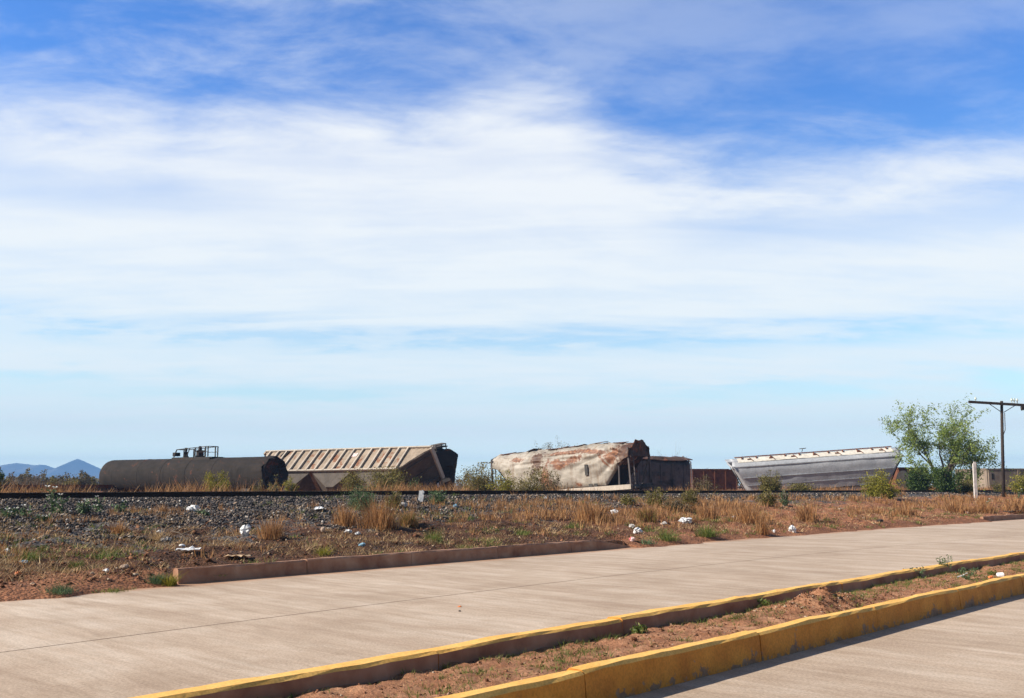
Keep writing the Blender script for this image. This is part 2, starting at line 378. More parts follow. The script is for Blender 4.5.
M['grass'] = leaf_mat('green_grass', [(0.06, 0.10, 0.02), (0.10, 0.16, 0.03), (0.17, 0.20, 0.05), (0.24, 0.22, 0.07)], 0.35)
M['weed'] = leaf_mat('blue_green_leaf', [(0.05, 0.09, 0.04), (0.09, 0.15, 0.07), (0.16, 0.21, 0.11)], 0.3)
M['olive'] = leaf_mat('olive_leaf', [(0.09, 0.085, 0.022), (0.16, 0.145, 0.04), (0.24, 0.21, 0.06), (0.14, 0.09, 0.04)], 0.3)
M['ygreen'] = leaf_mat('yellow_green_leaf', [(0.14, 0.145, 0.018), (0.25, 0.24, 0.03), (0.36, 0.31, 0.05)], 0.35)
M['dgreen'] = leaf_mat('dark_green_leaf', [(0.025, 0.05, 0.012), (0.05, 0.09, 0.02), (0.09, 0.13, 0.03)], 0.3)
M['tree'] = leaf_mat('mesquite_leaf', [(0.16, 0.23, 0.05), (0.25, 0.34, 0.08), (0.35, 0.43, 0.13), (0.19, 0.25, 0.06)], 0.5)
M['scrub'] = leaf_mat('dusty_scrub_leaf', [(0.08, 0.07, 0.03), (0.13, 0.11, 0.05), (0.18, 0.13, 0.07)], 0.25)
M['bark'] = noise_mat('grey_brown_bark', [(0.3, (0.07, 0.055, 0.04)), (0.7, (0.2, 0.16, 0.12))], 8, 0.95)
M['twig'] = noise_mat('bare_twig', [(0.3, (0.11, 0.09, 0.07)), (0.7, (0.25, 0.20, 0.16))], 5, 0.95)
M['petal'] = noise_mat('white_petal', [(0.3, (0.75, 0.75, 0.70)), (0.7, (0.85, 0.85, 0.82))], 9, 0.6)
M['poly'] = noise_mat('white_plastic_film', [(0.3, (0.62, 0.64, 0.66)), (0.7, (0.82, 0.83, 0.84))], 12, 0.45, bump=0.01)
M['grayplastic'] = noise_mat('grimy_plastic_film', [(0.3, (0.32, 0.30, 0.29)), (0.7, (0.55, 0.53, 0.51))], 12, 0.5, bump=0.01)
M['bluepl'] = noise_mat('faded_blue_plastic', [(0.3, (0.12, 0.26, 0.38)), (0.7, (0.28, 0.45, 0.55))], 12, 0.5)
M['pinkpl'] = noise_mat('red_and_white_wrapper', [(0.45, (0.55, 0.10, 0.12)), (0.52, (0.8, 0.7, 0.68))], 14, 0.5)
M['orangepl'] = noise_mat('orange_wrapper', [(0.3, (0.55, 0.13, 0.03)), (0.7, (0.7, 0.3, 0.12))], 12, 0.5)
M['card'] = noise_mat('weathered_cardboard', [(0.3, (0.42, 0.28, 0.16)), (0.7, (0.62, 0.47, 0.31))], 6, 0.9)
M['black'] = noise_mat('black_rubber', [(0.3, (0.012, 0.012, 0.012)), (0.7, (0.035, 0.032, 0.03))], 6, 0.7)
M['pole'] = noise_mat('creosoted_pole_timber', [(0.3, (0.018, 0.014, 0.013)), (0.7, (0.06, 0.045, 0.038))], 3, 0.9, stretch=(6, 6, 0.6))
M['glass'] = noise_mat('insulator_glass', [(0.3, (0.35, 0.42, 0.38)), (0.7, (0.6, 0.66, 0.6))], 9, 0.2)
M['post'] = noise_mat('grimy_white_paint', [(0.3, (0.40, 0.36, 0.34)), (0.6, (0.62, 0.58, 0.56))], 4, 0.8)
M['block'] = noise_mat('weathered_block_wall', [(0.3, (0.13, 0.10, 0.08)), (0.55, (0.22, 0.175, 0.135)), (0.8, (0.30, 0.24, 0.18))], 1.2, 0.95, stretch=(1, 1, 0.35), bump=0.02)
M['opening'] = noise_mat('dark_opening', [(0.3, (0.01, 0.01, 0.01)), (0.7, (0.03, 0.025, 0.02))], 3, 0.9)
M['rock'] = noise_mat('pale_rock', [(0.3, (0.30, 0.22, 0.17)), (0.7, (0.55, 0.45, 0.37))], 8, 0.95, bump=0.01)
M['mountain'] = noise_mat('mountain_rock', [(0.3, (0.05, 0.045, 0.04)), (0.7, (0.13, 0.11, 0.085))], 0.02, 0.95)
def wreck_mat(name, basec, rust, rustamt, streak=0.0, soot=None, rough=0.75, scale=0.8, metal=0.0, stretch=None, bump=0.02):
    """painted steel with rust blooms, vertical run-down streaks and soot"""
    m, t, b = base_mat(name, rough, metal, 0.3); c = objc(t)
    n = t.noise(mscale(t, c, stretch, (0, R(32), 0)) if stretch else c, scale, 8, 0.65, 0.8); s = t.noise(mscale(t, c, (3.0, 3.0, 0.25)), 1.6, 6, 0.6, 0.2); g = t.noise(c, 6, 6, 0.65)
    p = t.ramp(t.noise(c, 0.9, 5, 0.6), [(0.3, basec[0]), (0.7, basec[1])])
    p = t.mix(t.smooth(s, 0.48, 0.72, 0, streak), p, tuple(x * 0.45 for x in basec[0]))
    r = t.ramp(g, [(0.3, rust[0]), (0.7, rust[1])])
    lvl = t.math('ADD', n, t.math('MULTIPLY', t.math('SUBTRACT', g, 0.5), 0.25))
    col = t.mix(t.smooth(lvl, 1 - rustamt, 1 - rustamt + 0.07), p, r)
    if soot:
        n2 = t.noise(mscale(t, c, (1, 1, 1)), 0.45, 6, 0.6, 0.5); col = t.mix(t.smooth(n2, soot, soot + 0.12, 0, 0.9), col, (0.022, 0.018, 0.016))
    col = t.mix(1.0, col, t.ramp(g, [(0.3, (0.8, 0.8, 0.8)), (0.6, (1.05, 1.05, 1.05))]), 'MULTIPLY')
    t.put(b.inputs['Base Color'], col); bumpit(t, b, t.math('ADD', n, t.math('MULTIPLY', g, 0.3)), bump); return m
RU = ((0.09, 0.028, 0.012), (0.24, 0.085, 0.035)); RD = ((0.05, 0.018, 0.011), (0.13, 0.045, 0.022))
M['tank'] = wreck_mat('sooty_tank_steel', ((0.010, 0.008, 0.007), (0.028, 0.021, 0.018)), RD, 0.41, 0.9, 0.56, 0.9)
M['tandk'] = wreck_mat('burnt_steel', ((0.012, 0.011, 0.011), (0.035, 0.028, 0.025)), RD, 0.42, 0.3)
M['tan'] = wreck_mat('tan_car_paint', ((0.25, 0.195, 0.145), (0.42, 0.345, 0.27)), ((0.13, 0.055, 0.03), (0.28, 0.13, 0.07)), 0.46, 0.8)
M['rib'] = wreck_mat('pale_rib_paint', ((0.38, 0.33, 0.275), (0.50, 0.45, 0.385)), RU, 0.30, 0.3)
M['under'] = wreck_mat('sooty_underside', ((0.06, 0.048, 0.04), (0.12, 0.10, 0.085)), RD, 0.36, 0.5)
def make_white():
    m, t, b = base_mat('scorched_white_paint', 0.6, 0, 0.35); c = objc(t); x, y, z = t.sep(c)
    g = t.noise(c, 5, 6, .65); w = t.math('SUBTRACT', t.noise(c, .8, 6, .6, .6), .5); w2 = t.math('SUBTRACT', t.noise(mscale(t, c, (2.4, 2.4, .3)), 1.3, 6, .65), .5)
    p = t.ramp(t.noise(mscale(t, c, (.5, .5, 1.2), (0, R(25), 0)), 1.0, 6, .6, .6), [(0.3, (0.19, 0.17, 0.145)), (0.5, (0.31, 0.285, 0.245)), (0.7, (0.44, 0.41, 0.365))])
    p = t.mix(t.smooth(w2, -0.02, 0.2, 0, .7), p, (0.17, 0.115, 0.075))
    rust = 0.0; dark = 0.0
    for (cx, cz, rx, rz, tl, kind) in ((-2.1, 3.5, .75, .95, 0.1, 1), (-1.2, 1.9, .65, 1.5, -.25, 0), (-.7, 1.0, 1.0, .5, 0, 0), (.8, 3.15, 1.5, .32, .25, 0), (-.2, 3.35, .5, .25, .2, 0), (5.3, 3.5, .8, .9, -.5, 0), (6.6, 3.7, 1.0, 1.1, 0, 1), (3.4, 3.9, 1.8, .2, -.1, 0), (.6, 4.0, 2.2, .16, 0, 0), (-4.2, 3.8, .7, .2, 0, 0), (4.6, 3.0, .9, .13, -.75, 0), (2.0, 1.4, .35, .25, 0, 0), (6.1, 2.2, .25, .9, 0, 0)):
        ca, sa = math.cos(tl), math.sin(tl); dx = t.math('SUBTRACT', x, cx); dz = t.math('SUBTRACT', z, cz)
        a_ = t.math('ADD', t.math('MULTIPLY', dx, ca / rx), t.math('MULTIPLY', dz, sa / rx)); b_ = t.math('SUBTRACT', t.math('MULTIPLY', dz, ca / rz), t.math('MULTIPLY', dx, sa / rz))
        d = t.math('SQRT', t.math('ADD', t.math('MULTIPLY', a_, a_), t.math('MULTIPLY', b_, b_))); d = t.math('ADD', d, t.math('ADD', t.math('ADD', t.math('MULTIPLY', w, 2.4), t.math('MULTIPLY', w2, 1.6)), t.math('MULTIPLY', t.math('SUBTRACT', g, .5), 2.2)))
        k = t.smooth(d, .6, 1.15, 1, 0); rust = t.math('MAXIMUM', rust, k)
        if kind: dark = t.math('MAXIMUM', dark, k)
    r_ = t.ramp(g, [(0.3, (0.07, 0.026, 0.014)), (0.5, (0.17, 0.065, 0.03)), (0.7, (0.34, 0.15, 0.06))])
    col = t.mix(t.math('MULTIPLY', rust, .92), p, r_); col = t.mix(t.math('MULTIPLY', dark, .75), col, (0.05, 0.03, 0.022))
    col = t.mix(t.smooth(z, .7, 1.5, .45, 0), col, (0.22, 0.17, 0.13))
    t.put(b.inputs['Base Color'], col); bumpit(t, b, g, .008); return m
M['white'] = make_white()
M['burnt'] = wreck_mat('burnt_car_paint', ((0.07, 0.06, 0.06), (0.15, 0.125, 0.12)), RU, 0.36, 0.8, 0.55)
M['burntroof'] = wreck_mat('rusted_burnt_roof', ((0.05, 0.032, 0.025), (0.10, 0.055, 0.035)), RU, 0.48, 0.3)
M['grey'] = wreck_mat('grey_car_paint', ((0.31, 0.33, 0.36), (0.40, 0.42, 0.45)), RU, 0.20, 0.25)
M['cream'] = wreck_mat('pale_roof_paint', ((0.55, 0.52, 0.46), (0.70, 0.67, 0.60)), RU, 0.30, 0.3)
M['rust'] = wreck_mat('rusted_steel', ((0.10, 0.036, 0.018), (0.19, 0.075, 0.038)), RD, 0.45, 0.4)
M['plate'] = noise_mat('faded_placard', [(0.45, (0.62, 0.6, 0.58)), (0.6, (0.5, 0.28, 0.26))], 5)
M['stencil'] = noise_mat('stencil_black', [(0.3, (0.03, 0.03, 0.03)), (0.7, (0.09, 0.085, 0.08))], 9)

# ------------------------------------------------------------------ ground, road, track
def axis(segs):
    out = []
    for a, b, s in segs: out += list(np.arange(a, b, s))
    return np.array(out)
def geo(a, b, s, g=1.18):
    o = []; x = a
    while x < b: o.append(x); x += s; s *= g
    return o + [b]
ua = np.array([-x for x in geo(4, 4400, 0.8)][::-1] + list(np.arange(-3.5, 4, 0.4)) + list(np.arange(4, 48, 0.14)) + list(np.arange(48, 90, 0.35)) + geo(90, 5500, 0.6))
va = np.array([-x for x in geo(4, 1500, 1.5)][::-1] + list(np.arange(-3, 8, 0.6)) + list(np.arange(8, 32, 0.12)) + list(np.arange(32, 45, 0.4)) + geo(45, 5500, 0.8))
UU, VV = np.meshgrid(ua, va, indexing='ij')
ZZ = H(UU, VV)
XX, YY = xy(UU, VV)
nu, nv = UU.shape
idx = np.arange(nu * nv).reshape(nu, nv)
Q = np.stack([idx[:-1, :-1], idx[1:, :-1], idx[1:, 1:], idx[:-1, 1:]], -1).reshape(-1, 4)
dR = fR(UU) - VV
ball = np.where(dR > 0, 1 - dR / (2 * bw(UU)), 1 - (-dR - 1.5) / 8); ball = np.clip(ball, 0, 1)
red = np.clip(sstep(20, 36, UU) + 0.9 * np.exp(-((VV - fK(UU)) / 0.9) ** 2) * (1 - hasK(UU)) + 0.05, 0, 1)
g = np_mesh('ground', np.stack([XX, YY, ZZ], -1).reshape(-1, 3), Q, M['ground'], smooth=True, attr={'ballast': ball, 'redness': red})
g['kind'] = 'structure'

def ribbon(name, us, fa, fb, z, nlat, mat, edge=None):
    us = np.asarray(us); t = np.linspace(0, 1, nlat); a = fa(us); b = fb(us)
    Vv = a[:, None] * (1 - t) + b[:, None] * t; Uu = np.repeat(us[:, None], nlat, 1)
    x, y = xy(Uu, Vv); zz = np.full_like(x, z) if not callable(z) else z(Uu, Vv)
    i = np.arange(x.size).reshape(x.shape); q = np.stack([i[:-1, :-1], i[1:, :-1], i[1:, 1:], i[:-1, 1:]], -1).reshape(-1, 4)
    at = {'edge': np.exp(-((Vv - fK(Uu)) / 0.7) ** 2)}
    o = np_mesh(name, np.stack([x, y, zz], -1).reshape(-1, 3), q, mat, attr=at); o['kind'] = 'structure'; return o
us = np.array([-x for x in geo(10, 400, 3)][::-1] + list(np.arange(-9, 60, 0.5)) + geo(60, 400, 2))
jw = 0.012
ribbon('road', us, lambda u: fA(u) - 0.1, lambda u: fJ(u) - jw, 0.0, 12, M['road'])
ribbon('road', us, lambda u: fJ(u) + jw, lambda u: fK(u) + 0.12, 0.0, 16, M['road'])
ribbon('road_joint', us, lambda u: fJ(u) - 0.05, lambda u: fJ(u) + 0.05, -0.012, 2, M['joint'])
ribbon('near_road', us, lambda u: fB(u) - 22, lambda u: fB(u) + 0.1, 0.0, 40, M['road'])

def kerb(name, f, u0, u1, w, h, side, mats, step=0.25, seg=2.6, end_taper=(0, 0), jit=0.006):
    """side=+1: the body lies on the +v side of the line f (its road edge)."""
    mb = MB(); u = u0; rr = random.Random(int(w * 100) + side)
    prof = [(0.0, -0.12, 0), (0.0, 0.0, 0), (0.02, h - 0.025, 0), (0.045, h, 1), (w - 0.045, h, 1), (w - 0.015, h - 0.025, 2), (w, 0.0, 2), (w, -0.12, 2)]
    fm = [0, 0, 1, 1, 1, 2, 2]
    k = 0
    while u < u1 - 0.05:
        e = min(u + seg, u1); n = max(2, int((e - 0.012 - u) / step) + 1); base = len(mb.v); dz = rr.uniform(-.004, .004); dv = rr.uniform(-.003, .003)
        for i in range(n):
            uu = u + (e - 0.012 - u) * i / (n - 1)
            tp = 1.0
            if end_taper[0] and uu - u0 < end_taper[0]: tp = 0.15 + 0.85 * (uu - u0) / end_taper[0]
            if end_taper[1] and u1 - uu < end_taper[1]: tp = min(tp, 0.12 + 0.88 * (u1 - uu) / end_taper[1])
            c = float(f(uu))
            for (o, z, _) in prof:
                jz = rr.uniform(-jit, jit) + 0.012 * math.sin(uu * 2.1 + dz * 300) * 0.5; ju = rr.uniform(-jit, jit)
                v = c + side * o + ju + dv; x, y = xy(uu, v)
                mb.v.append((x, y, z * tp + (jz + dz if z > 0.1 else 0)))
        m_ = len(prof)
        for i in range(n - 1):
            for j in range(m_ - 1):
                a = base + i * m_ + j; q = (a, a + 1, a + 1 + m_, a + m_)
                mb.f.append(q if side > 0 else q[::-1]); mb.m.append(fm[j])
        mb.f.append(tuple(base + j for j in range(m_))); mb.m.append(0)
        mb.f.append(tuple(base + (n - 1) * m_ + j for j in range(m_ - 1, -1, -1))); mb.m.append(0)
        u = e; k += 1
    return mb.build(name, mats)
tag(kerb('concrete_kerb', fK, uK0, uK1, 0.17, 0.25, 1, [M['kerb']] * 3, end_taper=(0, 1.5)), 'long bare reddish concrete kerb along the far edge of the road, sloping down at its right end', 'kerb')
tag(kerb('concrete_kerb', fK, uK2, uK2 + 60, 0.17, 0.22, 1, [M['kerb']] * 3), 'short stretch of bare concrete kerb at the right edge behind the road, below the utility pole', 'kerb')
WA = 0.23
tag(kerb('median_kerb', fA, -12, 120, WA, KH, -1, [M['yellow_shaded'], M['yellow'], M['kerb']]), 'yellow topped median kerb with bare shaded inner side, the farther of the pair', 'kerb')
tag(kerb('median_kerb', lambda u: fB(u), -12, 110, 0.20, KH, 1, [M['yellow_shaded'], M['yellow'], M['kerb']]), 'nearest yellow kerb with worn face painted darker orange for shade casting shadow on the near road', 'kerb')

mc = G(822, 603, 0.2); mcu, mcv = uv(mc)
def zmed(u, v):
    base = 0.10 + 0.05 * fbm(u * 2, v * 2) + 0.08 * fbm(u * 6, v * 6, 3)
    t = (v - fB(u)) / np.maximum(fA(u) - fB(u), .2); base = base + 0.05 * np.sin(np.pi * np.clip(t, 0, 1))
    rr = np.sqrt(((u - mcu) / 0.75) ** 2 + ((v - mcv) / 0.34) ** 2)
    return base + 0.22 * np.exp(-rr ** 2) * (0.75 + 0.9 * fbm(u * 4 + 5, v * 4))
usm = np.array(list(np.arange(-8, 24, 0.06)) + list(np.arange(24, 110, 0.5)))
ms = ribbon('median_soil', usm, lambda u: fB(u) + 0.14, lambda u: fA(u) - 0.15, zmed, 34, M['median'])
for pl_ in ms.data.polygons: pl_.use_smooth = True

# railway track
def track(name, f, z, u0, u1, step, label, group=None, nsl=95, first=8):
    t = empty(name, (*xy(20, float(f(20))), float(z(20)) - .17)); tag(t, label, 'railway track', group)
    inv = Vector(t.location)
    for k in (0, 1.5):
        mb = MB(); prof = [(-.07, -.17, 0), (-.07, -.15, 0), (-.012, -.135, 0), (-.012, -.045, 0), (-.037, -.035, 0), (-.037, -.003, 1), (.037, -.003, 1), (.037, -.035, 0), (.012, -.045, 0), (.012, -.135, 0), (.07, -.15, 0), (.07, -.17, 0)]
        fm = [0, 0, 0, 0, 0, 1, 0, 0, 0, 0, 0]
        uu = np.arange(u0, u1, step)
        for q in uu:
            x0, y0 = float(f(q)) + k, float(z(q))
            for (a, b, _) in prof:
                x, y = xy(q, x0 + a); mb.v.append((x - inv.x, y - inv.y, y0 + b - inv.z))
        n = len(prof)
        for i in range(len(uu) - 1):
            for j in range(n - 1):
                a = i * n + j; mb.f.append((a, a + 1, a + 1 + n, a + n)); mb.m.append(fm[j])
        mb.build('rail', [M['rail_side'], M['rail_top']], t)
    if nsl:
        rest = MB(); ang = math.atan2(UY, UX); Rm = Matrix.Rotation(ang, 3, 'Z'); q = first; c = 0; proto = None
        while q < 200:
            x, y = xy(q, float(f(q)) + 0.75); p = (x - inv.x, y - inv.y, float(z(q)) - .17 - 0.08 - inv.z)
            if c < nsl:
                if proto is None:
                    sb = MB(); sb.box((0, 0, 0), (0.22, 2.5, 0.15)); proto = sb.build('sleeper', M['sleeper'], t); o = proto
                else:
                    o = proto.copy(); COL.objects.link(o); o.parent = t
                o.location = p; o.rotation_euler = (0, 0, ang + random.uniform(-.02, .02))
            else: rest.box(p, (0.22, 2.5, 0.15), Rm)
            c += 1; q += 0.58
        r_ = rest.build('sleeper', M['sleeper'], t); r_['kind'] = 'stuff'
    return t
track('railway_track', fR, zR, -60, 400, 1.0, 'dark steel railway track running on the raised stone ballast bed in front of the wrecks')
t2a = P(-60, 487, 60); t2b = P(104, 486.6, 84)
_a, _b = uv(t2a), uv(t2b); _k = (_b[1] - _a[1]) / (_b[0] - _a[0])
mb = MB()
t2 = empty('siding_track', t2a); tag(t2, 'low rusty siding rails behind the main track, left of the black tank', 'railway track')
dd = (t2b - t2a); dh = Vector((dd.x, dd.y, 0)).normalized(); dn = Vector((-dh.y, dh.x, 0))
for k in (0, 1.5):
    mb = MB(); mb.bar(dn * k - dh * 30, dn * k + dd * 1.3, 0.07, 0.30); mb.build('rail', M['rust'], t2)
mb = MB(); mb.box((0, 0, 0), (0.22, 2.4, 0.22)); pr = mb.build('sleeper', M['sleeper'], t2)
for i in range(40):
    o = pr if i == 0 else pr.copy()
    if i: COL.objects.link(o); o.parent = t2
    o.location = dh * (i * 0.9 - 2) + dn * 0.75 + Vector((0, 0, -0.25)); o.rotation_euler = (0, 0, math.atan2(dh.y, dh.x))

# ------------------------------------------------------------------ scattered ground cover (stuff)
def blades(pos, h, w, lean, n, spread):
    """n triangular blades per tuft -> arrays"""
    T = len(pos); p = np.repeat(pos, n, 0); hh = np.repeat(h, n) * rng.uniform(.45, 1.1, T * n); a = rng.uniform(0, 2 * np.pi, T * n)
    rr = np.repeat(spread, n) * np.sqrt(rng.random(T * n)); p = p + np.stack([np.cos(a) * rr, np.sin(a) * rr, -0.02 + 0 * a], 1)
    a2 = a + rng.normal(0, .6, T * n); ln = lean * hh * rng.uniform(.2, 1.3, T * n)
    d = np.stack([np.cos(a2) * ln, np.sin(a2) * ln, hh], 1); b = rng.uniform(0, np.pi, T * n)
    ww = np.repeat(w, n) if np.ndim(w) else w
    s = np.stack([np.cos(b), np.sin(b), 0 * b], 1) * np.reshape(ww * rng.uniform(.6, 1.3, T * n), (-1, 1)) / 2
    midp = p + d * 0.55 + np.stack([-np.cos(a2), -np.sin(a2), 0 * a2], 1) * (ln * 0.13)[:, None]
    V = np.stack([p - s, p + s, midp + s * .8, p + d, midp - s * .8], 1).reshape(-1, 3)
    i = np.arange(T * n)[:, None] * 5
    Fc = np.concatenate([i + np.array([[0, 1, 2]]), i + np.array([[0, 2, 4]]), i + np.array([[4, 2, 3]])], 0)
    return V, Fc
def scatter(N, u0, u1, g=1.0):
    """points between kerb and track, denser near the viewer; returns u,v"""
    t = rng.random(N); u = u0 * (u1 / u0) ** t if g == 1 else u0 + (u1 - u0) * t ** g
    return u
def onbank(u, t): k = fK(u); r = fR(u); return k + (r - 1.0 - k) * t
def p3(u, v, dz=0): x, y = xy(u, v); return np.stack([x, y, H(u, v) + dz], 1)

# dry grass on the bank
N = 26000; u = scatter(N, 4, 170); t = rng.random(N); v = onbank(u, t)
D = sstep(-0.05, 0.12, fbm(u * .35, v * .6, 4) + 0.03 + .25 * (fbm(u * 1.6, v * 1.6 + 7, 2))) * sstep(17, 32, u) * np.where(t > .93, 0.1, 1) * np.interp(t, [0, .10, .22, .66, .82, 1], [0.0, .08, .8, .8, .22, .06])
D += 0.3 * sstep(0.12, 0.2, fbm(u * .5 + 40, v * .7, 3)) * (u <= 26) * (t > .15) * (t < .85)
k = rng.random(N) < D; pu, pv = u[k], v[k]
h = rng.uniform(.12, .42, k.sum()) * np.interp(pu, [10, 30], [.6, 1.0]); wd = np.interp(pu, [5, 40, 100], [.008, .018, .035])
V, Fc = blades(p3(pu, pv), h, wd, .45, 13, np.full(k.sum(), .10))
tag(np_mesh('dry_grass', V, Fc, M['dry']), 'orange dry grass covering the bank below the track', 'grass', kind='stuff')
# fallen straw and dead stubble
N = 30000; u = scatter(N, 3, 90); t = rng.random(N); v = onbank(u, t)
k = rng.random(N) < sstep(-0.18, .12, fbm(u * .8, v * .8 + 50, 3)) * np.interp(t, [0, .03, .1, .6, 1], [.2, .5, 1, .55, .12]); pu, pv = u[k], v[k]
V, Fc = blades(p3(pu, pv), rng.uniform(.05, .16, k.sum()), np.interp(pu, [5, 60], [.009, .02]), 1.5, 7, np.full(k.sum(), .13))
tag(np_mesh('dead_stubble', V, Fc, M['straw']), 'bleached dead stubble and fallen straw strewn over the brown bank', 'stubble', kind='stuff')
# green grass patches
N = 24000; u = scatter(N, 2.5, 90); t = rng.random(N); v = onbank(u, t)
D = sstep(0.07, 0.17, fbm(u * .7 + 70, v * .9, 3)) * np.interp(t, [0, .02, .5, 1], [.9, 1, .55, .2]) * np.interp(u, [14, 24], [.4, 1])
D += 0.7 * np.exp(-(t / .05) ** 2) * sstep(-.02, .1, fbm(u * .5 + 5, v + 3, 3)) * (1 - hasK(u))
k = rng.random(N) < D; pu, pv = u[k], v[k]
V, Fc = blades(p3(pu, pv), rng.uniform(.06, .17, k.sum()), np.interp(pu, [5, 60], [.01, .022]), .9, 11, np.full(k.sum(), .09))
tag(np_mesh('green_grass', V, Fc, M['grass']), 'patches of low green grass on the bank and along the road edge', 'grass', kind='stuff')
# dry grass beyond the track
N = 42000; u = scatter(N, 10, 300); v = fR(u) + 3.4 + 14 * rng.random(N) ** 1.4 * np.interp(u, [10, 80], [1.6, 1]) + rng.random(N) * 18 * (rng.random(N) < .4)
k = rng.random(N) < sstep(-.16, .1, fbm(u * .2 + 9, v * .3, 3)); pu, pv = u[k], v[k]
V, Fc = blades(p3(pu, pv), rng.uniform(.35, .8, k.sum()), np.interp(pu, [10, 100], [.016, .035]), .6, 12, np.full(k.sum(), .25))
tag(np_mesh('dry_grass', V, Fc, M['dry']), 'strip of orange dry grass growing at the foot of the wrecks beyond the track', 'grass', kind='stuff')
# median grass
N = 5200; u = rng.uniform(1, 45, N); t = rng.random(N); v = fB(u) + .28 + (fA(u) - .26 - fB(u) - .28) * t
dm = np.exp(-(((u - mcu) / 1.3) ** 2 + ((v - mcv) / .4) ** 2))
D = (sstep(0.0, .16, fbm(u * 1.1, v * 2.2 + 90, 3) + .10 * t + np.interp(u, [5, 9, 14], [-.04, .03, .13])) + .45 * np.exp(-((1 - t) / .12) ** 2)) * (1 - dm) + .12
k = rng.random(N) < D * .95; pu, pv = u[k], v[k]; x, y = xy(pu, pv); pp = np.stack([x, y, zmed(pu, pv)], 1)
V, Fc = blades(pp, rng.uniform(.03, .085, k.sum()), .006, .9, 12, np.full(k.sum(), .05))
tag(np_mesh('median_grass', V, Fc, M['grass']), 'short green grass between the two yellow median kerbs', 'grass', kind='stuff')
k = rng.random(N) < .13; pu, pv = u[k], v[k]; x, y = xy(pu, pv); pp = np.stack([x, y, zmed(pu, pv)], 1)
V, Fc = blades(pp, rng.uniform(.02, .06, k.sum()), .005, 2.0, 8, np.full(k.sum(), .06))
tag(np_mesh('median_straw', V, Fc, M['straw']), 'scattered dead straw on the red median soil', 'straw', kind='stuff')

# stones
def rocks(pos, size, flat=.7):
    n = len(pos); o = np.array([[1, 0, 0], [-1, 0, 0], [0, 1, 0], [0, -1, 0], [0, 0, 1], [0, 0, -1], [.6, .6, .5], [-.6, .5, .6], [.5, -.6, -.5]], float)[:6]
    V = o[None] * rng.uniform(.55, 1.25, (n, 6, 1)) + rng.normal(0, .16, (n, 6, 3))
    a = rng.uniform(0, 2 * np.pi, n); b = rng.uniform(-.8, .8, n); ca, sa, cb, sb = np.cos(a), np.sin(a), np.cos(b), np.sin(b)
    V = V * np.array([1.1, .85, flat]); x, y, z = V[..., 0], V[..., 1], V[..., 2]
    y, z = y * cb[:, None] - z * sb[:, None], y * sb[:, None] + z * cb[:, None]
    x, y = x * ca[:, None] - y * sa[:, None], x * sa[:, None] + y * ca[:, None]
    V = np.stack([x, y, z], -1) * size[:, None, None] / 2 + pos[:, None]
    f = np.array([[0, 2, 4], [2, 1, 4], [1, 3, 4], [3, 0, 4], [2, 0, 5], [1, 2, 5], [3, 1, 5], [0, 3, 5]])
    return V.reshape(-1, 3), (np.arange(n)[:, None, None] * 6 + f[None]).reshape(-1, 3)
N = 90000; u = scatter(N, 5, 140); v = fR(u) - (-1.2 + (bw(u) + 1.4) * rng.random(N) ** .85)
k = (rng.random(N) < sstep(-.03, .06, fbm(u * .5, v * .5 + 20, 3) * .8 + np.clip(1 - (fR(u) - v) / bw(u), 0, 1) * .5 - .08)) & (v > fK(u) + .5)
k |= (np.abs(v - fR(u)) < 1.2)
k &= (np.abs(v - fR(u)) > .1)
pu, pv = u[k], v[k]; sz = rng.uniform(.05, .12, k.sum()) * np.interp(pu, [10, 80], [.9, 1.7])
V, Fc = rocks(p3(pu, pv, .012), sz)
tag(np_mesh('ballast_stones', V, Fc, M['stone']), 'dark grey crushed stone ballast on the track bed shoulder', 'ballast', kind='stuff')
N = 15000; u = scatter(N, 3, 70); t = rng.random(N) ; v = onbank(u, t * .75) + .1
sz = rng.uniform(.02, .09, N) ** 1.0 * np.where(rng.random(N) < .06, 2.0, 1); V, Fc = rocks(p3(u, v, .0), sz)
tag(np_mesh('soil_clods', V, Fc, M['clod']), 'red brown soil clods and pebbles scattered over the bank', 'soil', kind='stuff')
N = 3500; u = rng.uniform(1, 30, N); v = fB(u) + .28 + (fA(u) - .26 - fB(u) - .28) * rng.random(N)
nn = 1200; u = np.concatenate([u, mcu + rng.normal(0, .5, nn)]); v = np.concatenate([v, np.clip(mcv + rng.normal(0, .25, nn), fB(u[-nn:]) + .24, fA(u[-nn:]) - .24)])
x, y = xy(u, v); pp = np.stack([x, y, zmed(u, v)], 1); V, Fc = rocks(pp, rng.uniform(.01, .045, len(u)))
tag(np_mesh('median_clods', V, Fc, M['clod']), 'crumbled red soil on the mound and median strip', 'soil', kind='stuff')

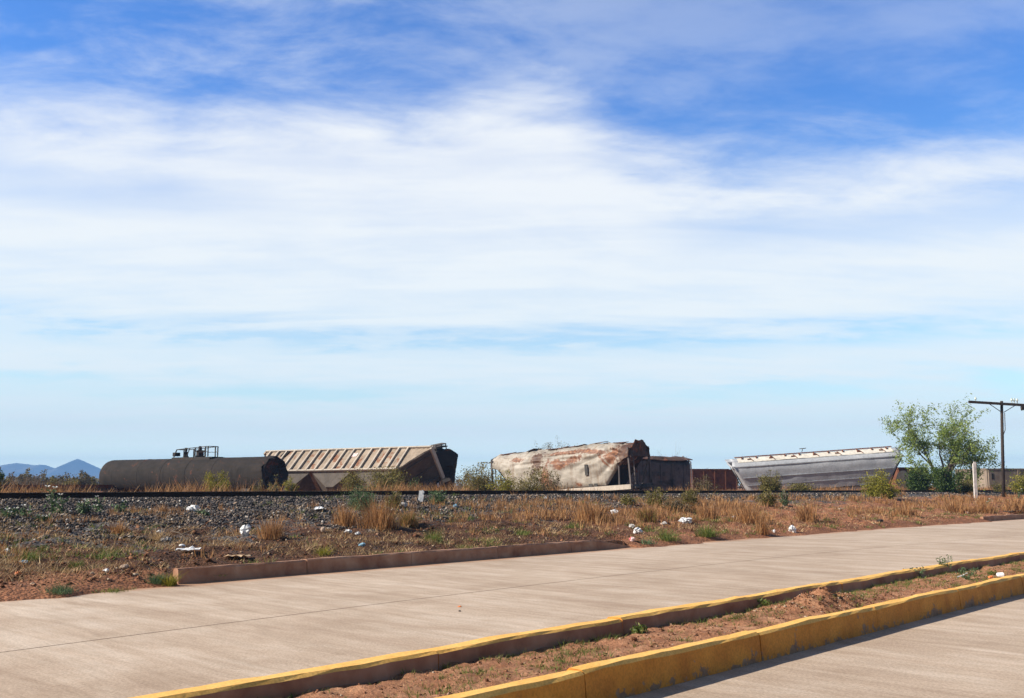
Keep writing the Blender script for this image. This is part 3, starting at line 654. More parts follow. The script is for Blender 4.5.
# ------------------------------------------------------------------ plants
def leafcloud(pts, size, flat=0.0):
    n = len(pts); a = rng.normal(0, 1, (n, 3)); a /= np.linalg.norm(a, axis=1)[:, None]; b = rng.normal(0, 1, (n, 3)); b -= a * (a * b).sum(1)[:, None]; b /= np.linalg.norm(b, axis=1)[:, None]
    s = size * rng.uniform(.5, 1.3, (n, 1)); V = np.stack([pts - a * s, pts + b * s * .45, pts + a * s, pts - b * s * .45], 1).reshape(-1, 3)
    return V, np.arange(n * 4).reshape(-1, 4)
def bush(px, ytop, ybase, hw, Y, mat, label, cat='bush', name='desert_bush', n=1500, leaf=.09, group=None, airy=.6, seed=0, stems=9, base=None):
    """a multi-stemmed shrub: curved stems fan out from the root, leaf clumps along their outer parts"""
    r = np.random.default_rng(seed + int(px * 7 + Y)); sc = F / Y
    top = P(px, ytop, Y); gz = Hxy(top.x, top.y) if base is None else base; ht = top.z - gz; w = hw / sc
    root = empty(name, (top.x, top.y, gz)); tag(root, label, cat, group)
    mb = MB(); cl = []
    for i in range(stems):
        a = 2 * math.pi * (i + r.random() * .8) / stems; o = w * r.uniform(.35, .95); hh = ht * (1.0 - .45 * (o / w) ** 2) * r.uniform(.8, 1.02)
        if i == 0: o *= .2; hh = ht
        p0 = Vector((r.normal() * .05, r.normal() * .05, -.05)); p1 = Vector((math.cos(a) * o * .45, math.sin(a) * o * .45, hh * .45)); p2 = Vector((math.cos(a) * o, math.sin(a) * o, hh * .93))
        mb.tube([p0, p1, p2], [.035, .022, .006], 4)
        for q in range(7):
            f = .25 + .75 * (q + r.random()) / 7; b = p0.lerp(p1, min(1, f * 2)) if f < .5 else p1.lerp(p2, f * 2 - 1)
            d = Vector((r.normal(), r.normal(), r.normal() * .6 + .35)).normalized() * w * r.uniform(.15, .42); e = b + d
            e.z = min(max(e.z, .05), ht * 1.02)
            mb.tube([b, e], [.012, .004], 3, cap=False); cl.append(tuple(e)); cl.append(tuple(b.lerp(e, .5)))
    mb.build('stem', M['twig'], root)
    n = int(n * 3); cl = np.array(cl); cl = np.concatenate([cl, cl * np.array([.9, .9, .45])]); k = r.integers(0, len(cl), n); pts = cl[k] + r.normal(0, 1, (n, 3)) * w * .24 * airy * np.array([1, 1, .8])
    pts[:, 2] = np.clip(pts[:, 2], .02, ht * 1.04)
    V, Fc = leafcloud(pts, leaf); np_mesh('foliage', V, Fc, mat, root)
    return root
def branchy(root, base, ht, w, levels, mat_b, mat_l=None, leaf=.07, nleaf=0, seed=1, limbs=4, r0=.16, bend=.25, lean=.0, trunk=.18, fan=.55):
    """a tree or bare shrub grown by repeated forking; w scales the spread"""
    r = random.Random(seed); segs = MB(); limb = MB(); tips = []
    def grow(p, d, L, rad, lv):
        pts = [p]; rads = [rad]; q = p.copy(); dd = d.copy(); n = 3
        for i in range(n):
            dd = (dd + Vector((r.gauss(0, bend), r.gauss(0, bend), r.gauss(0, bend * .6) + .05))).normalized(); q = q + dd * L / n
            pts.append(q.copy()); rads.append(rad * (1 - .4 * (i + 1) / n))
        (limb if lv >= levels - 1 else segs).tube(pts, rads, 6 if lv >= levels - 1 else 4, cap=lv == 0)
        if lv <= 2:
            for x in pts[1:]: tips.append((tuple(x), lv))
        if lv == 0: return
        for i in range(r.choice([2, 3, 3])):
            s = r.randint(1, n); o = Vector((r.gauss(0, 1), r.gauss(0, 1), r.gauss(0, .7))).normalized()
            nd = (dd + o * fan * r.uniform(.7, 1.4)).normalized(); nd.x *= w; nd.y *= w; nd.normalize()
            grow(pts[s].copy(), nd, L * r.uniform(.62, .85), rads[s] * .62, lv - 1)
    return grow, segs, limb, tips

# the mesquite tree right of centre
def mesquite():
    b = P(944, 490, 76); gz = Hxy(b.x, b.y); root = empty('mesquite_tree', (b.x, b.y, gz))
    tag(root, 'airy green mesquite tree with forked trunk standing behind the track at the right', 'tree')
    sc = F / 76; grow, segs, limb, tips = branchy(root, None, 7, 1.12, 4, None, seed=41, fan=.62, bend=.16)
    for (dx, dz, L, rad) in ((-0.62, .78, 2.5, .12), (-.85, .85, 2.6, .09), (-.30, .95, 2.5, .11), (.12, 1, 2.5, .11), (.5, .85, 2.4, .10), (.85, .55, 2.0, .075), (-.95, .45, 1.9, .07), (.3, .7, 2.0, .07), (0, 1, 2.6, .09), (-.15, .8, 2.2, .07), (.7, .9, 2.4, .08), (-.5, .6, 2.0, .07), (.55, .5, 1.7, .06)):
        for dy in ((.15,) if rad > .09 else (-.3,)):
            d = Vector((dx, dy + random.uniform(-.3, .3), dz)).normalized(); grow(Vector((dx * .15, 0, .55 + random.uniform(-.3, .2))), d, L, rad, 4)
    limb.tube([(0.05, 0, -.2), (0, .02, .4), (-.1, 0, 1.0)], [.2, .16, .1], 7)
    fit = lambda v: (v[0] * XS + .05, v[1] * .8, v[2] * ZS)
    tz = np.array([t[0] for t in tips]); XS = 3.55 / np.percentile(np.abs(tz[:, 0]), 98); ZS = 6.6 / np.percentile(tz[:, 2], 99.3)
    limb.v = [fit(v) for v in limb.v]; segs.v = [fit(v) for v in segs.v]; tips = [(fit(t[0]), t[1]) for t in tips]
    limb.build('trunk', M['bark'], root, True); segs.build('branch', M['bark'], root)
    tp = np.array([t[0] for t in tips]); r = np.random.default_rng(5)
    print('tree tips', len(tp), tp.min(0), tp.max(0))
    keep = (tp[:, 2] > .3); tp = tp[keep]
    k = r.integers(0, len(tp), 23000); pts = tp[k] + r.normal(0, .16, (23000, 3)) + np.array([0, 0, -.04])
    pts = pts[vmask(pts)]
    V, Fc = leafcloud(pts, .085); np_mesh('foliage', V, Fc, M['tree'], root)
def vmask(p): return fbm(p[:, 0] * 1.3 + p[:, 1] * .7 + 30, p[:, 2] * 1.3 + 11 + p[:, 1] * .5, 3) > -.13
mesquite()
def bare(px, ytop, Y, hw, label, seed, name='bare_shrub', ybase=None, leaves=0, mat=None, lv=3, gz=None):
    top = P(px, ytop, Y); z = Hxy(top.x, top.y) if gz is None else gz; ht = top.z - z; root = empty(name, (top.x, top.y, z)); tag(root, label, 'shrub')
    grow, segs, limb, tips = branchy(root, None, ht, 1.0, lv, None, seed=seed, fan=.5, bend=.13); w = hw * Y / F
    r = random.Random(seed)
    for i in range(6):
        a = i * 1.05 + r.random(); d = Vector((math.cos(a) * w * .8, math.sin(a) * w * .8, ht)).normalized(); grow(Vector((0, 0, -.05)), d, ht * .42, .05, lv)
    vz = [v[2] for v in segs.v + limb.v]; k = ht / max(vz)
    for m_ in (segs, limb): m_.v = [(x * k, y * k, z_ * k) for x, y, z_ in m_.v]
    limb.build('stem', M['twig'], root); segs.build('twigs', M['twig'], root)
    if leaves:
        tp = np.array([t[0] for t in tips]) * k; rr = np.random.default_rng(seed); q = rr.integers(0, len(tp), leaves); V, Fc = leafcloud(tp[q] + rr.normal(0, .12, (leaves, 3)), .06); np_mesh('foliage', V, Fc, mat, root)
bare(553, 437, 100, 30, 'grey half bare shrub showing above the roof of the scorched white hopper', 3, leaves=6000, mat=M['scrub'])
bare(666, 441, 104, 14, 'thin leafless shrub rising behind the small dark burnt car', 4)
bare(459, 472, 92, 9, 'tangled bare shrub just right of the ribbed tan hopper', 5, leaves=300, mat=M['scrub'])
bare(706, 466, 120, 9, 'small sparse shrub above the low rusty car', 8, leaves=200, mat=M['scrub'])

B = [
 (218, 469, 490, 15, 62, 'ygreen', 'bright yellow green bush in front of the middle of the black tank', 2600, .055),
 (291, 475, 488, 8, 66, 'ygreen', 'small round green bush at the joint between black tank and ribbed hopper', 1200, .05),
 (275, 474, 488, 7, 64, 'olive', 'small olive bush before the right end of the black tank', 700, .05),
 (258, 479, 489, 7, 63, 'olive', 'lowest little olive bush in front of the right half of the black tank', 500, .05),
 (353, 469, 490, 17, 62, 'olive', 'dark olive bush in front of the middle of the ribbed hopper', 2600, .055),
 (388, 468, 490, 26, 60, 'olive', 'broad olive brown bush in front of the right half of the ribbed hopper', 5200, .055),
 (415, 476, 490, 10, 63, 'dgreen', 'low dark green bush below the right end of the ribbed hopper', 1000, .05),
 (480, 464, 490, 25, 72, 'olive', 'large olive bush between the ribbed hopper and the scorched white hopper', 3200, .065),
 (506, 469, 490, 16, 66, 'ygreen', 'yellowish bush at the left end of the scorched white hopper', 1300, .06),
 (533, 466, 490, 23, 64, 'olive', 'wide olive bush hiding the lower left side of the scorched white hopper', 2800, .055),
 (552, 474, 490, 12, 62, 'scrub', 'brownish bush at the left end of the pale sill of the scorched white hopper', 1200, .055),
 (705, 474, 490, 13, 72, 'scrub', 'brown olive bush beside the right end of the dark burnt car', 1300, .06),
 (769, 471, 493, 14, 58, 'olive', 'sparse olive bush in front of the left half of the grey hopper', 1500, .05),
 (800, 484, 492, 16, 60, 'olive', 'low olive bush at the foot of the middle of the grey hopper', 900, .05),
 (880, 469, 494, 18, 56, 'ygreen', 'rounded yellow green bush in front of the right end of the grey hopper', 3200, .05),
 (918, 468, 493, 15, 72, 'dgreen', 'dark green bush at the left foot of the mesquite tree', 2400, .07),
 (944, 466, 493, 17, 71, 'dgreen', 'dense dark green bush hiding the trunk foot of the mesquite tree', 2900, .07),
 (966, 478, 492, 12, 72, 'olive', 'low olive bush right of the mesquite tree beside the white post', 900, .06),
 (1022, 472, 496, 13, 80, 'ygreen', 'yellowish bush at the right edge in front of the block building', 1300, .07),
 (1000, 482, 494, 10, 80, 'olive', 'low olive bush at the foot of the block building', 600, .06),
 (-2, 460, 490, 9, 66, 'dgreen', 'green bush cut off by the left edge of the picture', 1800, .07),
]
for i, (px, yt, yb, hw, Y, mt, lb, n, lf) in enumerate(B):
    bush(px, yt, yb, hw, Y, M[mt], lb, n=n, leaf=lf, seed=i)
# horizon scrub at the left, single bushes then the far mass
ORD = 'first second third fourth fifth sixth seventh eighth ninth tenth eleventh twelfth thirteenth fourteenth fifteenth'.split()
for i in range(15):
    px = 6 + i * 7.4 + random.uniform(-2, 2); Y = random.uniform(120, 175); yt = random.choice([470, 473, 475, 476, 477]) - (3 if i in (2, 3, 11) else 0)
    bush(px, yt, 487, random.uniform(6, 10), Y, M['scrub'] if i % 3 else M['olive'], ORD[i] + ' dusty scrub bush from the left in the row below the mountains', name='scrub_bush', n=500, leaf=.17, group='scrub bushes in the row below the mountains', seed=50 + i, stems=7)
for i, (px, yt) in enumerate(((14, 471), (27, 469), (35, 469))):
    bare(px, yt, 100 + 6 * i, 8, ['bare grey brown shrub leftmost before the mountains', 'bare shrub below the saddle of the left mountain', 'tall bare shrub left of the pointed peak'][i], 30 + i, leaves=250, mat=M['scrub'])
N = 26000; x = rng.uniform(-420, 420, N); y = rng.uniform(210, 420, N); hgt = 2.2 + 1.6 * vnoise(x / 5, y / 9)
pts = np.stack([x, y, .5 + hgt * rng.random(N) ** .8], 1); V, Fc = leafcloud(pts, .55)
tag(np_mesh('distant_scrub', V, Fc, M['scrub']), 'far belt of dusty green scrub along the horizon', 'scrub', kind='stuff')

# mountains
def mountains():
    nx, ny = 260, 60; Yc = 4000; k = Yc / F
    xs = np.linspace(-12 - 60, 300, nx); prof = np.interp(xs, [-72, -40, -10, 4, 12, 20, 28, 36, 47, 54, 61, 68, 74, 80, 86, 92, 101, 112, 128, 160, 300], [472, 470, 468.5, 465.3, 464, 462.7, 463.5, 464.8, 464.6, 467, 469, 466, 462, 458.7, 461, 463.6, 468, 472, 475, 479, 482])
    hz = (HOR - prof) * k
    t = np.linspace(-1, 1, ny); X = ((xs - CX) * k)[:, None] + 0 * t; Yg = Yc + t[None] * 420 + 0 * X
    Z = hz[:, None] * (1 - np.abs(t[None]) ** 1.1) * 1.0 + 24 * fbm(X / 60, Yg / 90, 5) * np.abs(t[None]) * (1 - np.abs(t[None])) * 3 - 3 * np.abs(t[None])
    Z = Z + 6 * fbm(X / 25 + 4, Yg / 25, 3) * (1 - np.abs(t[None])) * .4
    i = np.arange(nx * ny).reshape(nx, ny); q = np.stack([i[:-1, :-1], i[1:, :-1], i[1:, 1:], i[:-1, 1:]], -1).reshape(-1, 4)
    o = np_mesh('mountains', np.stack([X, Yg, Z], -1).reshape(-1, 3), q, M['mountain'], smooth=True); o['kind'] = 'structure'
mountains()
# haze
hb = MB(); hb.box((0, 2150, 60.5), (10900, 4900, 127)); hz = hb.build('haze', None); hz.data.materials.clear()
hm = bpy.data.materials.new('haze_air'); hm.use_nodes = True; hn = hm.node_tree; hn.nodes.remove(hn.nodes['Principled BSDF'])
pv_ = hn.nodes.new('ShaderNodeVolumePrincipled'); pv_.inputs['Color'].default_value = (0.24, 0.52, 1.0, 1); pv_.inputs['Density'].default_value = 0.00027; pv_.inputs['Anisotropy'].default_value = 0.0
hn.links.new(pv_.outputs[0], hn.nodes['Material Output'].inputs['Volume']); hz.data.materials.append(hm); hz['kind'] = 'stuff'; hz['label'] = 'thin blue haze between the scrub and the mountains'; hz['category'] = 'haze'

# ------------------------------------------------------------------ wrecked railway cars
def place(o, local, target):
    Rm = o.rotation_euler.to_matrix(); o.location = Vector(target) - Rm @ Vector(local)
def resample(poly, n):
    p = np.array(poly, float); d = np.r_[0, np.cumsum(np.linalg.norm(np.diff(p, axis=0), axis=1))]; s = np.linspace(0, d[-1], n)
    return np.stack([np.interp(s, d, p[:, 0]), np.interp(s, d, p[:, 1])], 1)
def hopper_shell(L, W_, z0, z1, H_, slope, half, crumple=0.0, ns=60, npf=26, seed=0, endz=.45, creases=()):
    """half(zb): list of (y,z) from the bottom centre up the +y side to the roof crown"""
    xs = sorted(set(list(np.linspace(-L / 2, L / 2, ns)) + [-L / 2 + slope, L / 2 - slope])); V = []
    for x in xs:
        e = (L / 2 - abs(x)) / slope; zb = z0 if e >= 1 else (H_ - endz) + (z0 - (H_ - endz)) * e
        hp = resample(half(zb), npf); ring = [(x, y, z) for y, z in hp] + [(x, -y, z) for y, z in hp[::-1]]; V.append(ring)
    V = np.array(V); n = V.shape[1]
    if crumple:
        P0 = V.reshape(-1, 3); a = fbm(P0[:, 0] * .55 + seed * 13, P0[:, 1] * .8 + P0[:, 2] * .9, 4); b = fbm(P0[:, 0] * 1.5 + seed * 7, P0[:, 1] * .6 + P0[:, 2] * 1.7 + 40, 3)
        rd = np.abs(fbm(P0[:, 0] * .6 + P0[:, 2] * .7 + seed, P0[:, 2] * .5 + 3, 3)) 
        s = np.sign(P0[:, 1]) ; P0 = P0.copy(); up_ = sstep(z0, H_, P0[:, 2])
        fold = np.abs(((P0[:, 0] * .42 + P0[:, 2] * .55 + a * 1.6) % 1.0) - .5) * 2
        P0[:, 1] += s * a * .55 * crumple
        P0[:, 2] += (fbm(P0[:, 0] * .8 + 5 * seed, P0[:, 1] * .7, 4) * 1.1 + b * .12) * crumple * up_
        for (x0, zz0, x1, zz1, dep, wd) in creases:   # sharp dents hammered into the sheet along lines
            dx, dz = x1 - x0, zz1 - zz0; l2 = dx * dx + dz * dz; tt = np.clip(((P0[:, 0] - x0) * dx + (P0[:, 2] - zz0) * dz) / l2, 0, 1)
            dd_ = np.hypot(P0[:, 0] - x0 - tt * dx, P0[:, 2] - zz0 - tt * dz); P0[:, 1] -= s * dep * np.maximum(0, 1 - dd_ / wd) * np.sin(np.pi * np.clip(tt, .08, .92)) * (.35 + up_)
        V = P0.reshape(V.shape)
    m = len(xs); i = np.arange(m * n).reshape(m, n); j = np.roll(i, -1, 1)
    q = np.stack([i[:-1], j[:-1], j[1:], i[1:]], -1).reshape(-1, 4)
    mb = MB(); mb.v = [tuple(p) for p in V.reshape(-1, 3)]; mb.f = [tuple(int(z) for z in a)[::-1] for a in q]; mb.m = [0] * len(q)
    mb.f.append(tuple(int(z) for z in i[0])); mb.m.append(0); mb.f.append(tuple(int(z) for z in i[-1])[::-1]); mb.m.append(0)
    return mb, xs, V
def bays(mb, L, slope, z0, n, w, bot=.0, frac=.9):
    l = (L - 2 * slope) / n
    for i in range(n):
        c = -L / 2 + slope + l * (i + .5)
        a = [(c - l * .48, -w / 2 * frac, z0 + .06), (c + l * .48, -w / 2 * frac, z0 + .06), (c + l * .48, w / 2 * frac, z0 + .06), (c - l * .48, w / 2 * frac, z0 + .06)]
        b = [(c - .35, -w * .22, bot), (c + .35, -w * .22, bot), (c + .35, w * .22, bot), (c - .35, w * .22, bot)]
        mb.add(a + b, [(0, 1, 5, 4), (1, 2, 6, 5), (2, 3, 7, 6), (3, 0, 4, 7), (7, 6, 5, 4), (3, 2, 1, 0)])

# --- black tank
def tank_car():
    Lp = P(109, 476.5, 88); Rp_ = P(275, 475, 77); ax = Rp_ - Lp; L = ax.length; r = 1.42
    yaw = math.atan2(ax.y, ax.x); root = empty('tank_car', (0, 0, 0), (0, 0, yaw)); c = (Lp + Rp_) / 2; root.location = (c.x, c.y, c.z - r)
    root.rotation_euler = (0, -math.asin(ax.z / L), yaw)
    tag(root, 'long soot black railway tank lying on the ground, leftmost of the wrecked cars', 'tank car')
    mb = MB(); prof = []; dome = .75
    for i in range(9): a = math.pi / 2 * i / 8; prof.append((r * math.sin(a) + .001, -L / 2 + dome * (1 - math.cos(a))))
    n = 40
    for i in range(1, n): prof.append((r * (1 + .004 * random.uniform(-1, 1)), -L / 2 + dome + (L - dome) * i / n))
    prof.append((r * .97, L / 2)); mb.lathe(prof, (0, 0, r), 'X', 48)
    # torn right end: dent the last rings
    mb.v = [tuple(Vector(v) + (Vector((.35 * fbm(v[1] * 1.3 + 3, v[2] * 1.3, 3), .25 * fbm(v[1] + 8, v[2] * 2, 3), .22 * fbm(v[1] * 2, v[2] + 5, 3))) * max(0, (v[0] - L / 2 + 1.6)) * 1.3)) for v in mb.v]
    mb.build('tank', M['tank'], root, True)
    eb = MB(); ep = [(r * .96, L / 2 - .02), (r * .9, L / 2 + .02), (r * .6, L / 2 - .25), (r * .3, L / 2 - .1), (.01, L / 2 - .3)]; eb.lathe(ep, (0, 0, r), 'X', 36)
    eb.v = [tuple(Vector(v) + Vector((.5 * fbm(v[1] * 2, v[2] * 2, 3), 0, 0))) for v in eb.v]; eb.build('end_plate', M['tandk'], root)
    for x in (-L / 2 + 1.2, L / 2 - 2.2):
        s = MB(); s.box((x, 0, .15), (1.1, 2.3, .9), taper=.8); s.build('saddle', M['tandk'], root)
    for x in (-4.6, -1.6, 1.4, 4.5):
        s = MB(); s.lathe([(r * 1.002, -.05), (r * 1.012, -.04), (r * 1.012, .04), (r * 1.002, .05)], (x, 0, r), 'X', 48); s.build('weld_seam', M['tank'], root, True)
    # top platform: px 177..220
    sc = L / 172.0; X = lambda px: -L / 2 + (px - 104) * sc
    pf = MB(); T = 2 * r
    pf.box(((X(180) + X(221)) / 2, 0, T + .03), (X(221) - X(180), 1.2, .09)); pf.box(((X(180) + X(219)) / 2, -.58, T - .06), (X(219) - X(180), .08, .2)); pf.build('platform', M['tandk'], root)
    rl = MB(); w = .07
    for y in (-.5, .5):
        rl.bar((X(181), y, T + .1), (X(184), y, T + .72), w); rl.bar((X(184), y, T + .72), (X(216), y, T + .92), w * .8)
        for q, tz in ((191.5, .78), (203, .84), (213.5, .91), (216, .92)): rl.bar((X(q), y, T + .1), (X(q), y, T + tz), w)
        rl.bar((X(194), y, T + .1), (X(197.5), y, T + .79), w * .7); rl.bar((X(206), y, T + .48), (X(216), y, T + .48), w * .6)
    for q in (184, 216): rl.bar((X(q), -.5, T + (.72 if q == 184 else .92)), (X(q), .5, T + (.72 if q == 184 else .92)), w * .8)
    rl.build('railing', M['tandk'], root)
    for q, rr, hh in ((188.5, .17, .32), (203, .3, .42)):
        vb = MB(); vb.lathe([(rr * 1.4, 0), (rr * 1.4, .08), (rr, .1), (rr, hh), (rr * 1.25, hh + .02), (rr * 1.25, hh + .1), (rr * .5, hh + .14), (.12, hh + .45), (.001, hh + .46)], (X(q), 0, T + .1), 'Z', 12); vb.build('valve', M['tandk'], root, False)
    vb = MB(); vb.box((X(178.5), 0, T + .35), (.35, .5, .3)); vb.build('vent_box', M['tandk'], root)
tank_car()

# --- ribbed tan hopper rolled over
def ribbed_hopper():
    L, W_, z0, H_, sl = 16.2, 3.1, .95, 3.95, 2.0
    root = empty('hopper_car', (0, 0, 0), (R(-50), R(-0.6), R(-24))); tag(root, 'ribbed tan hopper car rolled over, with pale ribs and dark right end', 'hopper car')
    half = lambda zb: [(0, zb), (W_ / 2 * .96, zb), (W_ / 2, zb + .12), (W_ / 2, H_ - .28), (W_ / 2 - .1, H_ - .16), (0, H_)]
    mb, xs, V = hopper_shell(L, W_, z0, 0, H_, sl, half, .0, 40, 22)
    mb.v = [tuple(Vector(v) + Vector((0, .05 * fbm(v[0] * .9, v[2] * 1.3, 3), 0))) for v in mb.v]; mb.build('body', M['tan'], root)
    for i in range(17):
        x = -L / 2 + .55 + i * (L - 2.6) / 16; e = (L / 2 - abs(x)) / sl; zb = z0 if e > 1 else (H_ - .45) + (z0 - H_ + .45) * e
        if H_ - .35 - zb < .3: continue
        for s in (-1, 1):
            rb = MB(); rb.box((x, s * (W_ / 2 + .07), (zb + H_ - .25) / 2), (.14, .15, H_ - .3 - zb), Matrix.Rotation(random.uniform(-.01, .01), 3, 'Y')); rb.build('rib', M['rib'], root)
    ts = MB()
    for s in (-1, 1): ts.box((0, s * (W_ / 2 + .06), H_ - .24), (L, .16, .14)); ts.box((0, s * (W_ / 2 + .05), z0 + .06), (L - 2 * sl, .14, .16))
    ts.build('side_sill', M['rib'], root)
    for s in (-1, 1):
        eb = MB(); eb.box((s * (L / 2 + .04), 0, H_ - .3), (.16, W_ + .1, .42)); eb.build('end_beam', M['rib'] if s > 0 else M['tan'], root)
        st = MB()
        for y in (-1.1, 0, 1.1): st.bar((s * (L / 2 - .03), y, H_ - .6), (s * (L / 2 - sl + .05), y, z0 - .04), .09)
        st.build('slope_stiffener', M['under'], root)
    b2 = MB(); bays(b2, L, sl, z0, 3, W_); b2.build('discharge_bay', M['under'], root)
    sh = MB()
    for s in (-1, 1):
        sh = MB(); d = Vector((-s * (sl), 0, z0 - H_ + .45)); c = Vector((s * (L / 2 - sl / 2), 0, (z0 + H_ - .45) / 2)); n = Vector((s * (H_ - .45 - z0), 0, -sl)).normalized()
        sh.add([c - d / 2 + Vector((0, y * W_ / 2 * .95, 0)) + n * .02 for y in (-1, 1)] + [c + d / 2 + Vector((0, y * W_ / 2 * .95, 0)) + n * .02 for y in (-1, 1)], [(0, 1, 3, 2)]); sh.build('slope_sheet', M['under'], root)
    rw = MB(); rw.box((0, 0, H_ + .1), (L - .3, .6, .05)); [rw.box((x, 0, H_ + .04), (.06, .6, .1)) for x in np.linspace(-6.5, 6.5, 12)]; rw.build('running_board', M['under'], root)
    for x in np.linspace(-5.5, 5.5, 5):
        for y in (-.75, .75):
            hb_ = MB(); hb_.lathe([(.36, 0), (.36, .12), (.4, .13), (.38, .18), (.01, .22)], (x, y, H_ - .04), 'Z', 12); hb_.build('hatch', M['tan'], root)
    pl_ = MB(); pl_.box((1.25, -W_ / 2 - .03, 2.95), (.62, .03, .5)); pl_.build('placard', M['plate'], root)
    hl = MB(); hl.box((-L / 2 + 2.25, -W_ / 2 - .02, 3.35), (.5, .16, .8), Matrix.Rotation(.2, 3, 'Y')); hl.build('torn_hole', M['opening'], root)
    place(root, (.65, -W_ / 2, 2.35), P(345, 460, 82)); return root
ribbed_hopper()

# --- dark upended fragment right of it
def dark_fragment():
    root = empty('wreck_fragment', (0, 0, 0), (R(12), R(4), R(-62))); tag(root, 'black burnt car end standing behind the right end of the ribbed hopper', 'wreckage')
    half = lambda zb: [(0, zb), (.7, zb), (1.15, zb + .5), (1.3, (zb + 3.6) / 2), (1.1, 3.1), (.6, 3.55), (0, 3.6)]
    mb, xs, V = hopper_shell(4.2, 2.6, 0.0, 0, 3.6, 1.3, half, .45, 24, 20, seed=4, endz=1.5); mb.build('car_end', M['tandk'], root)
    pf = MB(); pf.box((.8, -.1, 3.75), (2.2, 1.3, .07)); pf.box((1.5, -.1, 4.0), (1.0, 1.0, .07)); [pf.bar((x, y, 3.5), (x, y, 4.02), .07) for x in (1.05, 1.95) for y in (-.55, .35)]; pf.build('platform', M['under'], root)
    ld = MB(); [ld.bar((2.15, y, .4), (1.9, y, 3.4), .06) for y in (-.3, .3)]; [ld.bar((2.15 - .25 * k / 7, -.3, .5 + .4 * k), (2.15 - .25 * k / 7, .3, .5 + .4 * k), .04) for k in range(7)]; ld.build('ladder', M['tandk'], root)
    place(root, (1.2, 0, 3.5), P(439, 450, 84))
dark_fragment()

